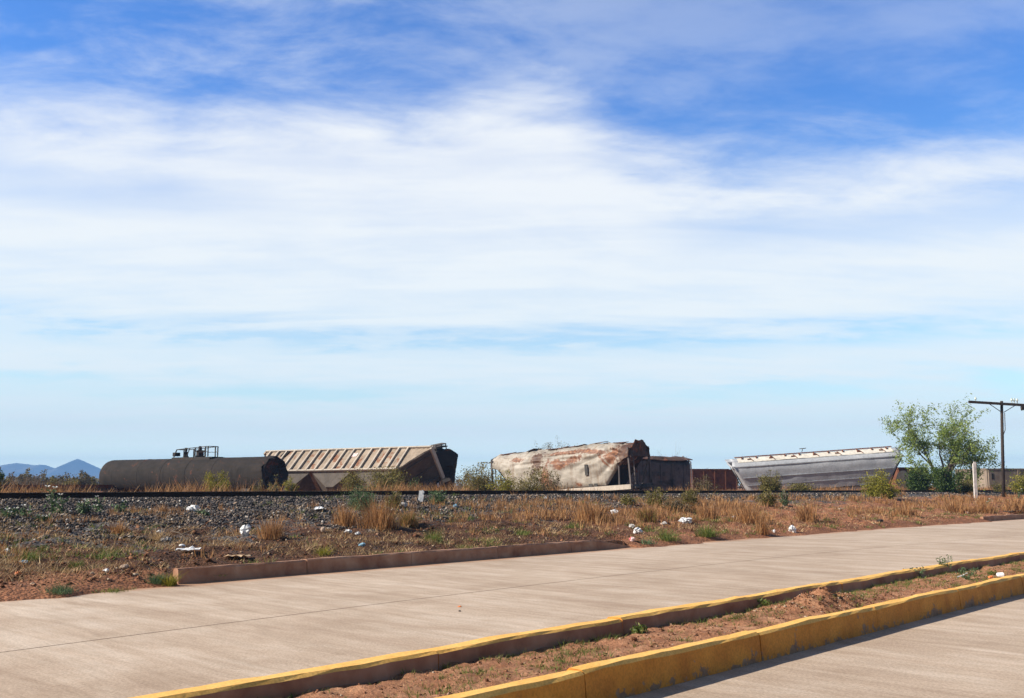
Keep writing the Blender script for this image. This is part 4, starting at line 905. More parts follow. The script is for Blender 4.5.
# --- scorched white hopper
def white_hopper():
    L, W_, z0, H_, sl = 13.9, 3.0, 1.15, 4.55, 2.4
    root = empty('hopper_car', (0, 0, 0), (R(2), R(-3.4), R(-40))); tag(root, 'crumpled white hopper car streaked with rust, its right end torn open and sooty', 'hopper car')
    CR = [(-5.5, 3.3, 1.5, 3.45, .16, .22), (-1.5, 3.7, 3.6, 3.2, .2, .3), (1.0, 2.6, 5.6, 3.9, .26, .35), (3.4, 1.4, 5.9, 3.4, .16, .3), (-3.0, 1.5, -1.2, 3.4, .16, .4), (0.0, 1.2, .9, 3.1, .12, .35), (-6, 3.75, 6.4, 3.85, .10, .14), (2.2, .9, 2.6, 2.7, .1, .3), (-4.6, 2.2, -2.4, 2.6, .1, .3), (4.4, 4.1, 6.6, 3.3, .28, .3)]
    half = lambda zb: [(0, zb), (W_ / 2 * .86, zb), (W_ / 2 * .96, zb + .25), (W_ / 2, zb * .4 + 3.0 * .6), (W_ / 2 * 1.0, max(3.3, zb + .1)), (W_ / 2 * .97, max(3.5, zb + .15)), (W_ / 2 * .80, max(3.95, zb + .22)), (W_ / 2 * .52, 4.25), (W_ / 2 * .2, 4.42), (0, H_ - .1)]
    mb, xs, V = hopper_shell(L, W_, z0, 0, H_, sl, half, .55, 130, 60, seed=2, endz=.75, creases=CR); o = mb.build('body', M['white'], root, True)
    b2 = MB(); bays(b2, L, sl, z0, 3, W_, .2, .8); b2.build('discharge_bay', M['under'], root)
    ss = MB()
    for s in (-1, 1): ss.box((0, s * (W_ / 2 + .02), .98), (L, .18, .36))
    ss.build('side_sill', M['rib'], root)
    for s in (-1, 1):
        pf = MB(); pf.box((s * (L / 2 - .5), 0, .92), (1.6, W_ - .3, .1)); pf.box((s * (L / 2 + .02), 0, .95), (.14, W_, .4)); pf.build('end_platform', M['burnt'], root)
        for y in (-W_ / 2 + .05, W_ / 2 - .05):
            po = MB(); po.bar((s * (L / 2 - .05), y, .3), (s * (L / 2 - .1), y, 3.95), .12); po.build('corner_post', M['burnt'], root)
        po = MB(); po.bar((s * (L / 2 - 1.15), -W_ / 2 + .05, .5), (s * (L / 2 - 1.0), -W_ / 2 + .05, 2.6), .1); po.build('brace', M['burnt'], root)
        dg = MB(); dg.bar((s * (L / 2), W_ / 2 - .1, 3.3), (s * (L / 2 - .1), -.2, .5), .1); dg.build('brace', M['under'], root)
        ld = MB(); [ld.bar((s * L / 2, -W_ / 2 + .1, .6 + .38 * k), (s * L / 2, -W_ / 2 + .6, .6 + .38 * k), .04) for k in range(9)]; ld.bar((s * L / 2, -W_ / 2 + .6, .4), (s * L / 2, -W_ / 2 + .6, 3.9), .06); ld.build('ladder', M['burnt'], root)
        cp_ = MB(); cp_.bar((s * (L / 2), 0, .45), (s * (L / 2 + .8), 0, .45), .3, .35); cp_.box((s * (L / 2 + .85), 0, .45), (.4, .42, .45)); cp_.build('coupler', M['tandk'], root)
        sh = MB(); sh.add([(s * (L / 2 - .02), -1.3, H_ - .82), (s * (L / 2 - .02), 1.3, H_ - .82), (s * (L / 2 - sl + .02), 1.25, z0 - .03), (s * (L / 2 - sl + .02), -1.25, z0 - .03)], [(0, 1, 2, 3)]); sh.build('slope_sheet', M['tandk'], root)
    es = MB(); ny, nz = 19, 12
    for i in range(ny):
        for j in range(nz):
            yy = -1 + 2 * i / (ny - 1); tt = j / (nz - 1); zt = 4.5 - .55 * yy * yy - .22 * yy ** 8; zz = 3.2 + (zt - 3.2) * tt
            es.v.append((L / 2 + .08 + .55 * float(fbm(yy * 2.2 + 4, zz * 1.6, 4)), yy * W_ / 2 * (.99 - .2 * tt ** 3) , zz + .35 * float(fbm(yy * 3 + 9, tt * 2, 3)) * (1 if j in (0, nz - 1) else .3)))
    for i in range(ny - 1):
        for j in range(nz - 1): es.f.append((i * nz + j, (i + 1) * nz + j, (i + 1) * nz + j + 1, i * nz + j + 1)); es.m.append(0)
    o_ = es.build('end_sheet', M['burntroof'], root); s3 = o_.modifiers.new('t', 'SOLIDIFY'); s3.thickness = .04
    pl_ = MB()
    for i in (0, 1, 3, 5, 6, 7, 8, 10, 12):   # torn roof plates curling up along the crown
        x = -L / 2 + .5 + i * .95; pl_.add([(x, -.55 + random.uniform(-.2, .2), H_ - .02), (x + random.uniform(.6, 1.2), -.5, H_ + random.uniform(-.05, .12)), (x + .8, .5, H_ + random.uniform(0, .22)), (x + .1, .5, H_ + random.uniform(0, .1))], [(0, 1, 2, 3)])
    VF = V.reshape(-1, 3)
    def crown(a, b): q = VF[(np.abs(VF[:, 0] - a) < .25) & (np.abs(VF[:, 1] - b) < .3)]; return float(q[:, 2].max()) if len(q) else H_ - .1
    pl_.v = [(a, b, crown(a, b) + .03 + (c - H_) * .7) for a, b, c in pl_.v]; m2 = pl_.build('roof_plate', M['burntroof'], root); sd_ = m2.modifiers.new('t', 'SOLIDIFY'); sd_.thickness = .04
    for (x, z, w, h_) in ((2.95, 2.5, .28, .85), (3.25, 1.25, .34, .3), (3.75, 1.25, .3, .3)):
        q = MB(); q.box((x, -W_ / 2 - .06, z), (w, .05, h_)); q.build('stencil_panel', M['stencil'], root)
    place(root, (L / 2, -W_ / 2 + .6, H_ - .15), P(632, 441, 76)); return root
white_hopper()

# --- small dark burnt car
def burnt_car():
    L, W_, z0, H_, sl = 11.0, 3.0, .3, 3.75, .6
    root = empty('burnt_car', (0, 0, 0), (R(-4), R(1.5), R(17))); tag(root, 'short dark burnt freight car behind the torn end of the white hopper', 'freight car')
    half = lambda zb: [(0, zb), (W_ / 2, zb), (W_ / 2, zb + .3), (W_ / 2, 3.1), (W_ / 2 - .2, 3.4), (.5, 3.65), (0, H_)]
    mb, xs, V = hopper_shell(L, W_, z0, 0, H_, sl, half, .3, 70, 34, seed=7, endz=3.2); mb.build('body', M['burnt'], root)
    rf = MB(); n = 22
    for i in range(n):
        for j in range(7):
            x = -L / 2 + (L + .2) * i / (n - 1); y = -1.7 + 3.4 * j / 6; z = H_ + .12 - .42 * (abs(y) / 1.7) ** 2 + .45 * float(fbm(x * .9 + 3, y * 1.1, 3)); rf.v.append((x, y, z))
    for i in range(n - 1):
        for j in range(6): rf.f.append((i * 7 + j, (i + 1) * 7 + j, (i + 1) * 7 + j + 1, i * 7 + j + 1)); rf.m.append(0)
    o = rf.build('roof', M['burntroof'], root); s_ = o.modifiers.new('t', 'SOLIDIFY'); s_.thickness = .06
    po = MB(); po.bar((L / 2 + .1, -1.6, .3), (L / 2 + .05, -1.55, 3.3), .09); po.bar((L / 2 + .05, -1.55, 3.3), (L / 2 - .8, -1.5, 3.85), .08); po.build('corner_post', M['cream'], root)
    for x in np.linspace(-4.8, 4.8, 9):
        q = MB(); q.box((x, -W_ / 2 - .08, 1.8), (.1, .12, 2.6)); q.build('rib', M['burnt'], root)
    # faded illegible lettering patches
    for i, x in enumerate((.4, .9, 1.4, 2.1, 2.6)):
        q = MB(); q.box((x, -W_ / 2 - .14, 2.05), (.28, .03, .4)); q.build('stencil_panel', M['stencil'], root)
    place(root, (L / 2, -W_ / 2, 3.4), P(690, 461, 97))
burnt_car()

# --- grey smooth hopper
def grey_hopper():
    L, W_, z0, H_, sl = 15.1, 3.1, .55, 4.3, 1.7
    root = empty('hopper_car', (0, 0, 0), (R(10), R(-4.0), R(-4))); tag(root, 'smooth grey hopper car with pale roof strip, its right end raised', 'hopper car')
    half = lambda zb: [(0, zb), (W_ / 2 * .80, zb), (W_ / 2 * .93, zb + .35 * min(1, (H_ - zb) / 2)), (W_ / 2 * .985, max(2.0, zb + .2)), (W_ / 2 * 1.0, max(2.7, zb + .25)), (W_ / 2 * .97, max(3.3, zb + .3)), (W_ / 2 * .86, 3.78), (W_ / 2 * .5, 4.15), (0, H_)]
    mb, xs, V = hopper_shell(L, W_, z0, 0, H_, sl, half, .0, 60, 40, endz=.75)
    mb.v = [tuple(Vector(v) + Vector((0, .10 * fbm(v[0] * .5, v[2], 3), 0))) for v in mb.v]
    mb.build('body', M['grey'], root, True)
    for z, t_ in ((3.72, .1), (2.72, .05), (2.0, .05)):
        sm = MB()
        for s in (-1, 1): sm.box((0, s * (W_ / 2 * {3.72: .87, 2.72: 1.0, 2.0: .965}[z] + .02), z), (L - (.4 if z > 3 else 1.6 if z > 2.5 else 2.4), t_ + .02, t_))
        sm.build('seam', M['grey'], root)
    rf = MB(); n = 40; ys = [(-W_ / 2 * .62, 4.08), (-W_ / 2 * .57, 4.13), (-W_ / 2 * .5, 4.19), (0, H_ + .04), (W_ / 2 * .5, 4.19), (W_ / 2 * .56, 4.14), (W_ / 2 * .62, 4.06)]
    for i in range(n):
        for y, z in ys: rf.v.append((-L / 2 + .55 + (L - 1.1) * i / (n - 1), y, z + .02 * random.uniform(-1, 1)))
    for i in range(n - 1):
        for j in range(6): rf.f.append((i * 7 + j, i * 7 + j + 1, (i + 1) * 7 + j + 1, (i + 1) * 7 + j)[::-1]); rf.m.append(0)
    rf.build('roof', M['cream'], root)
    rb = MB(); rb.box((0, .15, H_ + .09), (L - .8, .4, .04)); rb.build('running_board', M['rust'], root)
    for i in range(11):
        x = -L / 2 + 1 + i * (L - 2) / 10; q = MB(); q.box((x, -.25, H_ + .06), (.09, .4, .1), Matrix.Rotation(.3, 3, 'X')); q.build('bracket', M['rust'], root)
    for i in range(7):
        x = -L / 2 + 1.6 + i * (L - 3.2) / 6; q = MB(); q.box((x, -W_ * .2, 4.27), (.3, .12, .08), Matrix.Rotation(.35, 3, 'X')); q.bar((x + .1, -W_ * .1, 4.36), (x + .3, -W_ * .30, 4.17), .05); q.build('hatch_latch', M['rust'], root)
    for s in (-1, 1):
        eb = MB(); eb.box((s * (L / 2 + .02), 0, 3.72), (.22, W_ * .98, .2)); eb.box((s * (L / 2 - .05), 0, 4.12), (.9, 1.6, .1)); eb.build('end_beam', M['grey'], root)
        for y in (-1.1, 1.1):
            q = MB(); q.bar((s * (L / 2), y, 3.6), (s * (L / 2 - 1.2), y, 1.0), .08); q.build('brace', M['tandk'], root)
    sh = MB(); n = Vector((3.0, 0, -1.7)).normalized() * .03; sh.add([Vector((L / 2, y * 1.35, 3.5)) + n for y in (-1, 1)] + [Vector((L / 2 - sl, y * .98, z0)) + n for y in (1, -1)], [(0, 1, 2, 3)]); sh.build('slope_sheet', M['under'], root)
    # a long torn seam low on the side
    dk = MB(); pts = []
    for i in range(30):
        x = -2.6 + 7.6 * i / 29; z = 1.28 + .06 * random.uniform(-1, 1); pts.append((x, -W_ / 2 * .93 - .05, z))
    for a, b in zip(pts[:-1], pts[1:]): dk.bar(a, b, .05, .07 + .05 * random.random())
    dk.build('torn_seam', M['tandk'], root)
    b2 = MB(); bays(b2, L, sl + 1, z0, 3, W_, -.1, .6); b2.build('discharge_bay', M['under'], root)
    aw = MB(); aw.bar((-1.0, 0, H_ + .2), (-.9, 0, H_ + .5), .05); aw.bar((-1.2, 0, H_ + .5), (-.6, 0, H_ + .52), .06); aw.build('vent_handle', M['under'], root)
    place(root, (0, -.2, H_), P(813.5, 453.6, 92)); return root
grey_hopper()

def gondola(px0, px1, ytop, Y, label, hh=1.9, yaw=0.12, seed=1):
    a = P(px0, ytop, Y); b = P(px1, ytop, Y); L = (b - a).length; root = empty('gondola_car', (0, 0, 0), (R(2), 0, yaw)); tag(root, label, 'gondola car')
    mb = MB(); w = 2.8; th = .1
    for s in (-1, 1): mb.box((0, s * w / 2, hh / 2), (L, th, hh)); mb.box((s * L / 2, 0, hh / 2 + .01), (th, w - .12, hh - .1))
    mb.box((0, 0, .2), (L - .2, w - .2, .12)); mb.build('body', M['rust'], root)
    tr = MB()
    for s in (-1, 1): tr.box((0, s * (w / 2), hh + .06), (L + .2, .18, .12))
    tr.build('top_rail', M['rust'], root)
    n = max(3, int(L / 1.1))
    for i in range(n + 1):
        q = MB(); q.box((-L / 2 + L * i / n, -w / 2 - .1, hh / 2), (.12, .1, hh - .1)); q.build('rib', M['rust'], root)
    place(root, (0, -w / 2, hh + .1), (a + b) / 2)
gondola(692, 737, 469.5, 112, 'low rusty red gondola car left of the grey hopper', 2.2)
gondola(897, 928, 468, 96, 'low rusty gondola car seen between the grey hopper and the mesquite tree', 2.4, .2)
# rolled drum beside it
dr = empty('wheelset', (0, 0, 0), (0, 0, R(20))); tag(dr, 'dark upright wheel leaning on the rusty gondola left of the mesquite tree', 'wheelset')
q = MB(); q.lathe([(.01, -.1), (.8, -.1), (.86, -.06), (.86, .08), (.8, .1), (.01, .1)], (0, 0, .86), 'X', 24); q.build('wheel', M['tandk'], dr, True)
q = MB(); q.lathe([(.09, .1), (.09, 1.6)], (0, 0, .86), 'X', 10); q.build('axle', M['tandk'], dr, True)
place(dr, (0, 0, 1.72), P(903, 470.5, 88))

# debris around the dark fragment
for i, (px, py, s, m_, lb) in enumerate(((428, 484.5, .9, 'under', 'bent grey steel plate lying below the right end of the ribbed hopper'), (447, 484, 1.2, 'tandk', 'black twisted debris heap at the foot of the burnt car end'), (438, 485, .5, 'poly', 'pale scrap caught under the burnt car end'))):
    c = P(px, py, 80); q = MB(); 
    for k in range(9 if m_ != 'poly' else 3):
        q.box(Vector((random.gauss(0, .22), random.gauss(0, .2), random.uniform(-.25, .22))) * s, (s * random.uniform(.3, .9), s * random.uniform(.1, .4), s * random.uniform(.05, .3)), Euler((random.uniform(0, 3), random.uniform(0, 3), random.uniform(0, 3))).to_matrix())
    o = q.build('scrap_metal', M[m_]); o.location = c; tag(o, lb, 'scrap metal')

# ------------------------------------------------------------------ block building, pole, post
def building():
    a = P(988, 469.5, 110); root = empty('block_building', (a.x, a.y, .4)); root.rotation_euler = (0, 0, R(4)); h = a.z - .4
    tag(root, 'low flat roofed grey brown block building at the right edge', 'building')
    w, d = 14, 7; mb = MB(); T = .2
    mb.box((w / 2, 0, h / 2), (w, T, h)); mb.box((w / 2, d, h / 2), (w, T, h)); mb.box((0, d / 2, h / 2), (T, d - T - .01, h)); mb.box((w, d / 2, h / 2), (T, d - T - .01, h)); mb.build('wall', M['block'], root)
    rf = MB(); rf.box((w / 2, d / 2, h + .06), (w + .3, d + .3, .12)); rf.build('roof', M['block'], root)
    wn = MB(); wn.box((.42, -.105, h - .75), (.22, .03, .65)); wn.build('window', M['opening'], root)
    for x in (3.4, 6.9, 10.4):
        p_ = MB(); p_.box((x, -.14, h / 2), (.28, .07, h - .01)); p_.build('pilaster', M['block'], root)
building()
def pole():
    b = hit(1003.5, 497); Y = b.y; sc = F / Y; root = empty('utility_pole', (b.x, b.y, b.z)); tag(root, 'dark wooden utility pole with a single crossarm at the right edge', 'utility pole')
    top = P(1001.6, 401, Y) - b; print('pole at', b, 'top', top)
    mb = MB(); mb.tube([Vector((0, 0, -.3)), top * .5, top], [1.7 * Y / F, 1.5 * Y / F, 1.35 * Y / F], 10); mb.build('shaft', M['pole'], root, True)
    k = Y / 44 * .85
    ca = P(967.5, 402, Y) - b; cb = P(1042, 406.5, Y) - b; cc = MB(); off = Vector((0, -.13 * k, 0)); cc.bar(ca + off, cb + off, .10 * k, .13 * k); cc.build('crossarm', M['pole'], root)
    br = MB(); br.bar(P(988, 404, Y) - b + off, P(1000.5, 412.5, Y) - b + off, .03 * k); br.bar(P(1015, 405, Y) - b + off, P(1002.5, 412.5, Y) - b + off, .03 * k); br.build('brace', M['pole'], root)
    for px, py in ((974.5, 401), (1010.5, 402.2), (1013, 402.5), (1016, 402.6), (1032, 404)):
        q = P(px, py, Y) - b + off; ib = MB(); ib.lathe([(.02, -.05), (.02, .06), (.05, .07), (.055, .12), (.03, .14), (.045, .17), (.02, .2), (.001, .21)], q, 'Z', 10); ib.v = [tuple(q + (Vector(v) - q) * k) for v in ib.v]; ib.build('insulator', M['glass'], root, True)
    for px, py in ((1020.5, 408), (1023, 408)):
        q = P(px, py, Y) - b + off; ib = MB(); ib.lathe([(.03, .1), (.06, .06), (.06, -.1), (.03, -.14), (.001, -.15)], q, 'Z', 10); ib.v = [tuple(q + (Vector(v) - q) * k) for v in ib.v]; ib.build('fitting', M['pole'], root, True)
    wr = MB(); wr.tube([P(1003.4, 413, Y) - b + off, P(1004, 430, Y) - b + off, P(1003, 436, Y) - b], .02 * k, 4); wr.build('ground_wire', M['pole'], root)
pole()
def marker():
    b = hit(976, 499); t_ = P(974.3, 463.5, b.y) - b; root = empty('marker_post', b); tag(root, 'grimy white marker post between the mesquite tree and the utility pole', 'post')
    w = 3.4 * b.y / F; mb = MB(); mb.bar((0, 0, -.3), t_, w, w * .5, up=(0, 1, 0)); mb.build('shaft', M['post'], root, bevel=.01)
    c_ = MB(); c_.box(t_ + Vector((w * .12, 0, .05)), (w * .6, w * .35, .12)); c_.build('cap', M['post'], root)
marker()

# ------------------------------------------------------------------ near plants
def tussock(px, py, hpx, wpx, mat, label, n=260, lean=.35, name='grass_tussock', cat='grass tussock', wid=None, mat2=None):
    b = hit(px, py); k = b.y / F; h = hpx * k; w = wpx * k / 2; o = empty(name, b); tag(o, label, cat)
    pos = np.clip(rng.normal(0, .75, (n // 10, 3)), -1.25, 1.25) * np.array([w * .6, w * .6, 0])
    if wid is None: wid = max(.006, .45 * k)
    hs = h * (1.05 * np.exp(-((pos[:, 0] / (w * .9)) ** 2)) * rng.uniform(.45, 1.05, len(pos))); V, Fc = blades(pos, hs, wid, lean * 1.25, 10, np.full(len(pos), w * .3)); np_mesh('blades', V, Fc, mat, o)
    if mat2:
        V, Fc = blades(pos * .9, np.full(len(pos), h * .6), wid * 1.3, lean * 1.4, 8, np.full(len(pos), w * .25)); np_mesh('base_leaves', V, Fc, mat2, o)
    return o
T = [
 (378, 529, 42, 40, 'dry', 'tall orange dry tussock on the bank left of the white paper scrap', 900, None),
 (345, 526, 30, 26, 'dry', 'orange tussock left of the tallest dry tussock', 450, None),
 (408, 527, 26, 20, 'dry', 'smaller orange tussock just right of the tallest one', 420, 'olive'),
 (270, 538, 30, 26, 'dry', 'brown dry tussock beside the upright white plastic bag', 420, None),
 (160, 541, 18, 22, 'straw', 'dead brown tussock on the dark ballast edge at left', 260, None),
 (118, 534, 20, 22, 'dry', 'brown clump on the ballast above the pale stone', 240, None),
 (590, 520, 26, 34, 'dry', 'orange tussock group on the bank above the end of the long kerb', 620, None),
 (648, 522, 24, 20, 'dry', 'orange tussock right above the white bags beyond the kerb end', 420, 'olive'),
 (708, 519, 22, 18, 'dry', 'orange tussock right of the stretched white bag', 360, None),
 (748, 522, 26, 36, 'dry', 'wide orange tussock below the sparse olive bush', 700, None),
 (808, 521, 26, 22, 'dry', 'tall orange tussock right of the round white bag', 480, None),
 (762, 534, 22, 14, 'dry', 'single orange tussock close to the road edge left of the round white bag', 280, None),
 (905, 515, 16, 26, 'dry', 'dry tussock below the earth hump', 380, None),
 (955, 513, 20, 34, 'dry', 'bright orange tussock under the mesquite tree', 600, None),
 (985, 513, 18, 24, 'dry', 'orange tussock between marker post and utility pole', 420, None),
 (1015, 512, 20, 26, 'dry', 'orange tussock right of the utility pole', 420, None),
 (323, 556, 15, 15, 'ygreen', 'bright yellow green grass clump just above the long kerb', 260, None),
 (432, 541, 16, 20, 'grass', 'green weed clump on the bank above the middle of the kerb', 240, None),
 (573, 528, 10, 18, 'grass', 'small dark green clump on bare red soil left of the kerb end', 200, None),
 (520, 534, 8, 24, 'grass', 'low green clump on red soil above the right part of the kerb', 200, None),
 (666, 540, 14, 26, 'grass', 'green weed clump at the road edge right of the kerb end', 340, None),
 (706, 536, 16, 24, 'grass', 'tallest green weed clump at the road edge beyond the kerb end', 360, None),
 (645, 543, 7, 26, 'weed', 'flat blue green weed where the long kerb ends', 260, None),
 (58, 592, 12, 32, 'weed', 'blue green weed clump spreading on the road edge at lower left', 520, None),
 (158, 582, 14, 22, 'weed', 'dark green weed clump next to the left end of the kerb', 420, None),
 (169, 585, 16, 14, 'ygreen', 'yellow brown clump growing against the left end of the kerb', 300, None),
 (75, 566, 9, 20, 'grass', 'small green clump on the brown soil above the road at left', 200, None),
 (28, 560, 14, 26, 'grass', 'green clump beside the blue plastic at far left', 260, None),
 (215, 574, 6, 26, 'grass', 'thin green clump behind the kerb above its left part', 160, None),
 (110, 590, 6, 44, 'grass', 'strip of low grass on the road edge between the weed clumps', 300, None),
]
for (px, py, hp, wp, m_, lb, n, m2) in T:
    tussock(px, py, hp, wp, M[m_], lb, n, name='grass_tussock' if m_ in ('dry', 'straw') else 'weed_clump', cat='tussock' if m_ in ('dry', 'straw') else 'weed', mat2=M[m2] if m2 else None, lean=.35 if m_ == 'dry' else .8)
# green shrubs growing on the near side of the track
for i, (px, yt, yb, hw, mt, lb, n) in enumerate((
 (362, 487, 510, 22, 'weed', 'grey green shrub on the ballast behind the tallest orange tussock', 1800),
 (395, 490, 508, 12, 'olive', 'low dark shrub on the ballast left of the upright white scrap', 700),
 (437, 491, 504, 13, 'weed', 'low grey green shrub on the ballast right of the upright white scrap', 700),
 (655, 488, 507, 13, 'olive', 'olive shrub beside the track in front of the burnt car', 1300),
 (628, 494, 505, 11, 'olive', 'low olive shrub left of the taller one by the track', 600),
 (690, 488, 506, 12, 'olive', 'olive shrub on the track edge right of the burnt car', 1100),
 (675, 497, 512, 16, 'scrub', 'dark low shrub above the stretched white bag', 900),
 (784, 487, 506, 6, 'weed', 'slender pale green plant in front of the grey hopper below the rail', 300),
 (768, 490, 505, 12, 'olive', 'olive shrub at the near rail before the grey hopper', 800))):
    b = hit(px, yb); bush(px, yt, yb, hw, b.y, M[mt], lb, n=n, leaf=.035 * b.y / 40, seed=90 + i, name='low_shrub', stems=8)

def poppy(px, pyb, pyt, flowers, label):
    """white prickly poppy: stems, ragged grey-green leaves, papery flowers"""
    b = hit(px, pyb); k = b.y / F; o = empty('white_poppy_plant', b); tag(o, label, 'flowering plant', 'white poppies on the ballast')
    st = MB(); lf = []
    for (fx, fy) in flowers:
        e = P(fx, fy, b.y) - b; e.y += random.uniform(-.15, .15); m_ = e * .5 + Vector((random.gauss(0, .04), random.gauss(0, .04), .03)); st.tube([(0, 0, -.03), m_, e], [.012, .009, .006], 4)
        for q in range(26): lf.append(tuple((m_ * (q / 13) if q < 13 else m_.lerp(e, (q - 13) / 15)) + Vector((random.gauss(0, .07), random.gauss(0, .07), random.gauss(0, .03)))))
        f = MB(); 
        for q in range(5):
            a = q * 1.257 + random.random() * .3; c, s = math.cos(a), math.sin(a); R_ = random.uniform(.04, .06)
            f.add([e, e + Vector((c * R_ - s * R_ * .6, s * R_ + c * R_ * .6, R_ * .5)), e + Vector((c * R_ * 1.1, s * R_ * 1.1, R_ * .8)), e + Vector((c * R_ + s * R_ * .6, s * R_ - c * R_ * .6, R_ * .5))], [(0, 1, 2, 3)])
        f.build('flower', M['petal'], o)
    st.build('stem', M['weed'], o); V, Fc = leafcloud(np.array(lf), .055); np_mesh('foliage', V, Fc, M['weed'], o)
poppy(52, 514, 487, [(49.5, 487), (54.6, 488), (50, 496)], 'tallest white poppy plant, its flowers above the rail at left')
poppy(64, 514, 495, [(63, 495), (60, 503)], 'white poppy plant just right of the tallest one')
poppy(84, 514, 500, [(84, 500.5), (89, 501.6), (82, 503), (79, 508), (86, 507)], 'bushiest white poppy plant with a cluster of five flowers')
poppy(99, 513, 497, [(99, 497), (96, 506)], 'white poppy plant with one high flower right of the cluster')
poppy(120, 513, 502, [(122, 502), (118, 506)], 'small white poppy plant on the ballast left of the white crumpled heap')
poppy(26, 518, 506, [(25, 506), (14, 509), (30, 511)], 'low white poppy plant near the left edge')
poppy(5, 518, 509, [(4, 510), (8, 513)], 'white poppy plant cut by the left edge')
poppy(42, 521, 514, [(40, 516), (45, 517)], 'lowest white poppy plant below the tallest one')
poppy(204, 515, 510, [(199, 511), (208, 512)], 'tiny white poppy right of the white crumpled heap')
poppy(989, 507, 499, [(989.5, 499), (987, 502)], 'pale flowering plant between marker post and utility pole')
poppy(1019, 498, 489, [(1017, 490), (1022, 489), (1020, 493)], 'pale flowering plant at the right edge before the building')

# median weeds
def mplant(px, py, hpx, wpx, mat, label, n=34, leaf=.02):
    b = G(px, py, .14); k = b.y / F; o = empty('median_weed', (b.x, b.y, .12)); tag(o, label, 'weed'); st = MB(); pts = []
    for i in range(6):
        a = i * 1.05 + random.random(); e = Vector((math.cos(a) * wpx * k * .5 * random.uniform(.3, 1), math.sin(a) * wpx * k * .4, hpx * k * random.uniform(.6, 1))); st.tube([(0, 0, -.03), e * .5 + Vector((0, 0, .01)), e], [.006, .004, .002], 4)
        for q in range(n): pts.append(tuple(e * random.uniform(.15, 1.05) + Vector((random.gauss(0, .03), random.gauss(0, .03), random.gauss(0, .015)))))
    st.build('stem', mat, o); V, Fc = leafcloud(np.array(pts), leaf); np_mesh('foliage', V, Fc, mat, o)
mplant(918, 577, 13, 22, M['weed'], 'leafy weed in the median, left of the taller one')
mplant(945, 572, 16, 12, M['weed'], 'tall thin weed standing above the far median kerb')
mplant(967, 580, 15, 26, M['weed'], 'broad green weed in the median left of the white cup')
mplant(992, 575, 6, 14, M['grass'], 'low green weed in the median beside the white cup', 22)
mplant(640, 632, 8, 14, M['grass'], 'small weed in the shade of the far median kerb', 25)
mplant(765, 606, 8, 14, M['grass'], 'small weed left of the red soil mound against the kerb', 25)

# ------------------------------------------------------------------ litter
def crumple(name, px, py, wpx, hpx, mat, label, cat, seed, lift=.5, zfun=None, rough=.5):
    b = hit(px, py) if zfun is None else zfun(px, py); k = b.y / F * .76; w, h = wpx * k, hpx * k
    import bmesh
    bm = bmesh.new(); bmesh.ops.create_icosphere(bm, subdivisions=3, radius=.5); r = random.Random(seed)
    ox, oy = r.random() * 50, r.random() * 50
    for v in bm.verts:
        c = v.co; n = float(fbm(c.x * 4 + ox + c.z * 3, c.y * 4 + oy - c.z * 2, 4)) * 2; n2 = float(fbm(c.x * 9 + ox, (c.y + c.z) * 9 + oy, 2)) * 2
        s = 1 + rough * n * 1.6 + rough * .6 * n2; v.co = Vector((c.x * w * s, c.y * w * .8 * s, (c.z * s + .42) * h * (1 + .5 * max(0, c.x) * lift)))
    me = bpy.data.meshes.new(name); bm.to_mesh(me); bm.free(); me.materials.append(mat); o = bpy.data.objects.new(name, me); COL.objects.link(o); o.location = b; o.rotation_euler = (0, 0, r.uniform(-.8, .8)); tag(o, label, cat)
def sheet(name, px, py, wpx, dm, mat, label, cat, seed, tilt=0.0):
    b = hit(px, py); w = wpx * b.y / F; mb = MB(); n = 7; r = random.Random(seed)
    for i in range(n):
        for j in range(n): x = (i / (n - 1) - .5) * w; y = (j / (n - 1) - .5) * dm; mb.v.append((x + r.gauss(0, .02) * w, y, .02 + .10 * abs(float(fbm(x * 9 + seed, y * 9, 3))) * 2 + tilt * (y + dm / 2)))
    for i in range(n - 1):
        for j in range(n - 1): mb.f.append((i * n + j, (i + 1) * n + j, (i + 1) * n + j + 1, i * n + j + 1)); mb.m.append(0)
    o = mb.build(name, mat); o.location = b + Vector((0, 0, .02)); o.rotation_euler = (0, 0, r.uniform(-.3, .3)); s_ = o.modifiers.new('t', 'SOLIDIFY'); s_.thickness = .006; tag(o, label, cat)
C = crumple
C('plastic_bag', 245, 535, 12, 12, M['poly'], 'white plastic bag puffed upright on the brown bank at left', 'plastic bag', 1)
C('plastic_bag', 166, 542, 13, 8, M['grayplastic'], 'crumpled clear grey bag amid dead twigs at left', 'plastic bag', 2)
C('paper_scrap', 158.6, 533, 4, 4, M['poly'], 'small white scrap just above the crumpled grey bag', 'litter', 3)
C('paper_scrap', 182, 547, 8, 4, M['poly'], 'white scrap just below the crumpled grey bag', 'litter', 4)
sheet('plastic_sheet', 189, 552, 19, .35, M['poly'], 'flat white plastic sheet left of the cardboard strip', 'plastic sheet', 5)
C('plastic_bag', 193, 511, 13, 8, M['poly'], 'white crumpled heap on the ballast right of the poppies', 'plastic bag', 6, rough=.5)
C('pale_rock', 124.4, 569, 11, 6.5, M['rock'], 'rounded pale stone on the red soil above the road', 'rock', 7, rough=.15)
C('paper_scrap', 106, 572, 6.5, 4, M['poly'], 'small white scrap left of the pale stone', 'litter', 8)
C('plastic_scrap', 24, 564, 10, 5, M['bluepl'], 'faded blue plastic scrap at far left', 'litter', 9)
C('paper_scrap', 7, 553, 5, 6, M['poly'], 'white scrap at the left edge on the brown bank', 'litter', 10)
C('candy_wrapper', 18, 575, 8, 5, M['orangepl'], 'orange brown wrapper on the soil at lower left', 'litter', 11)
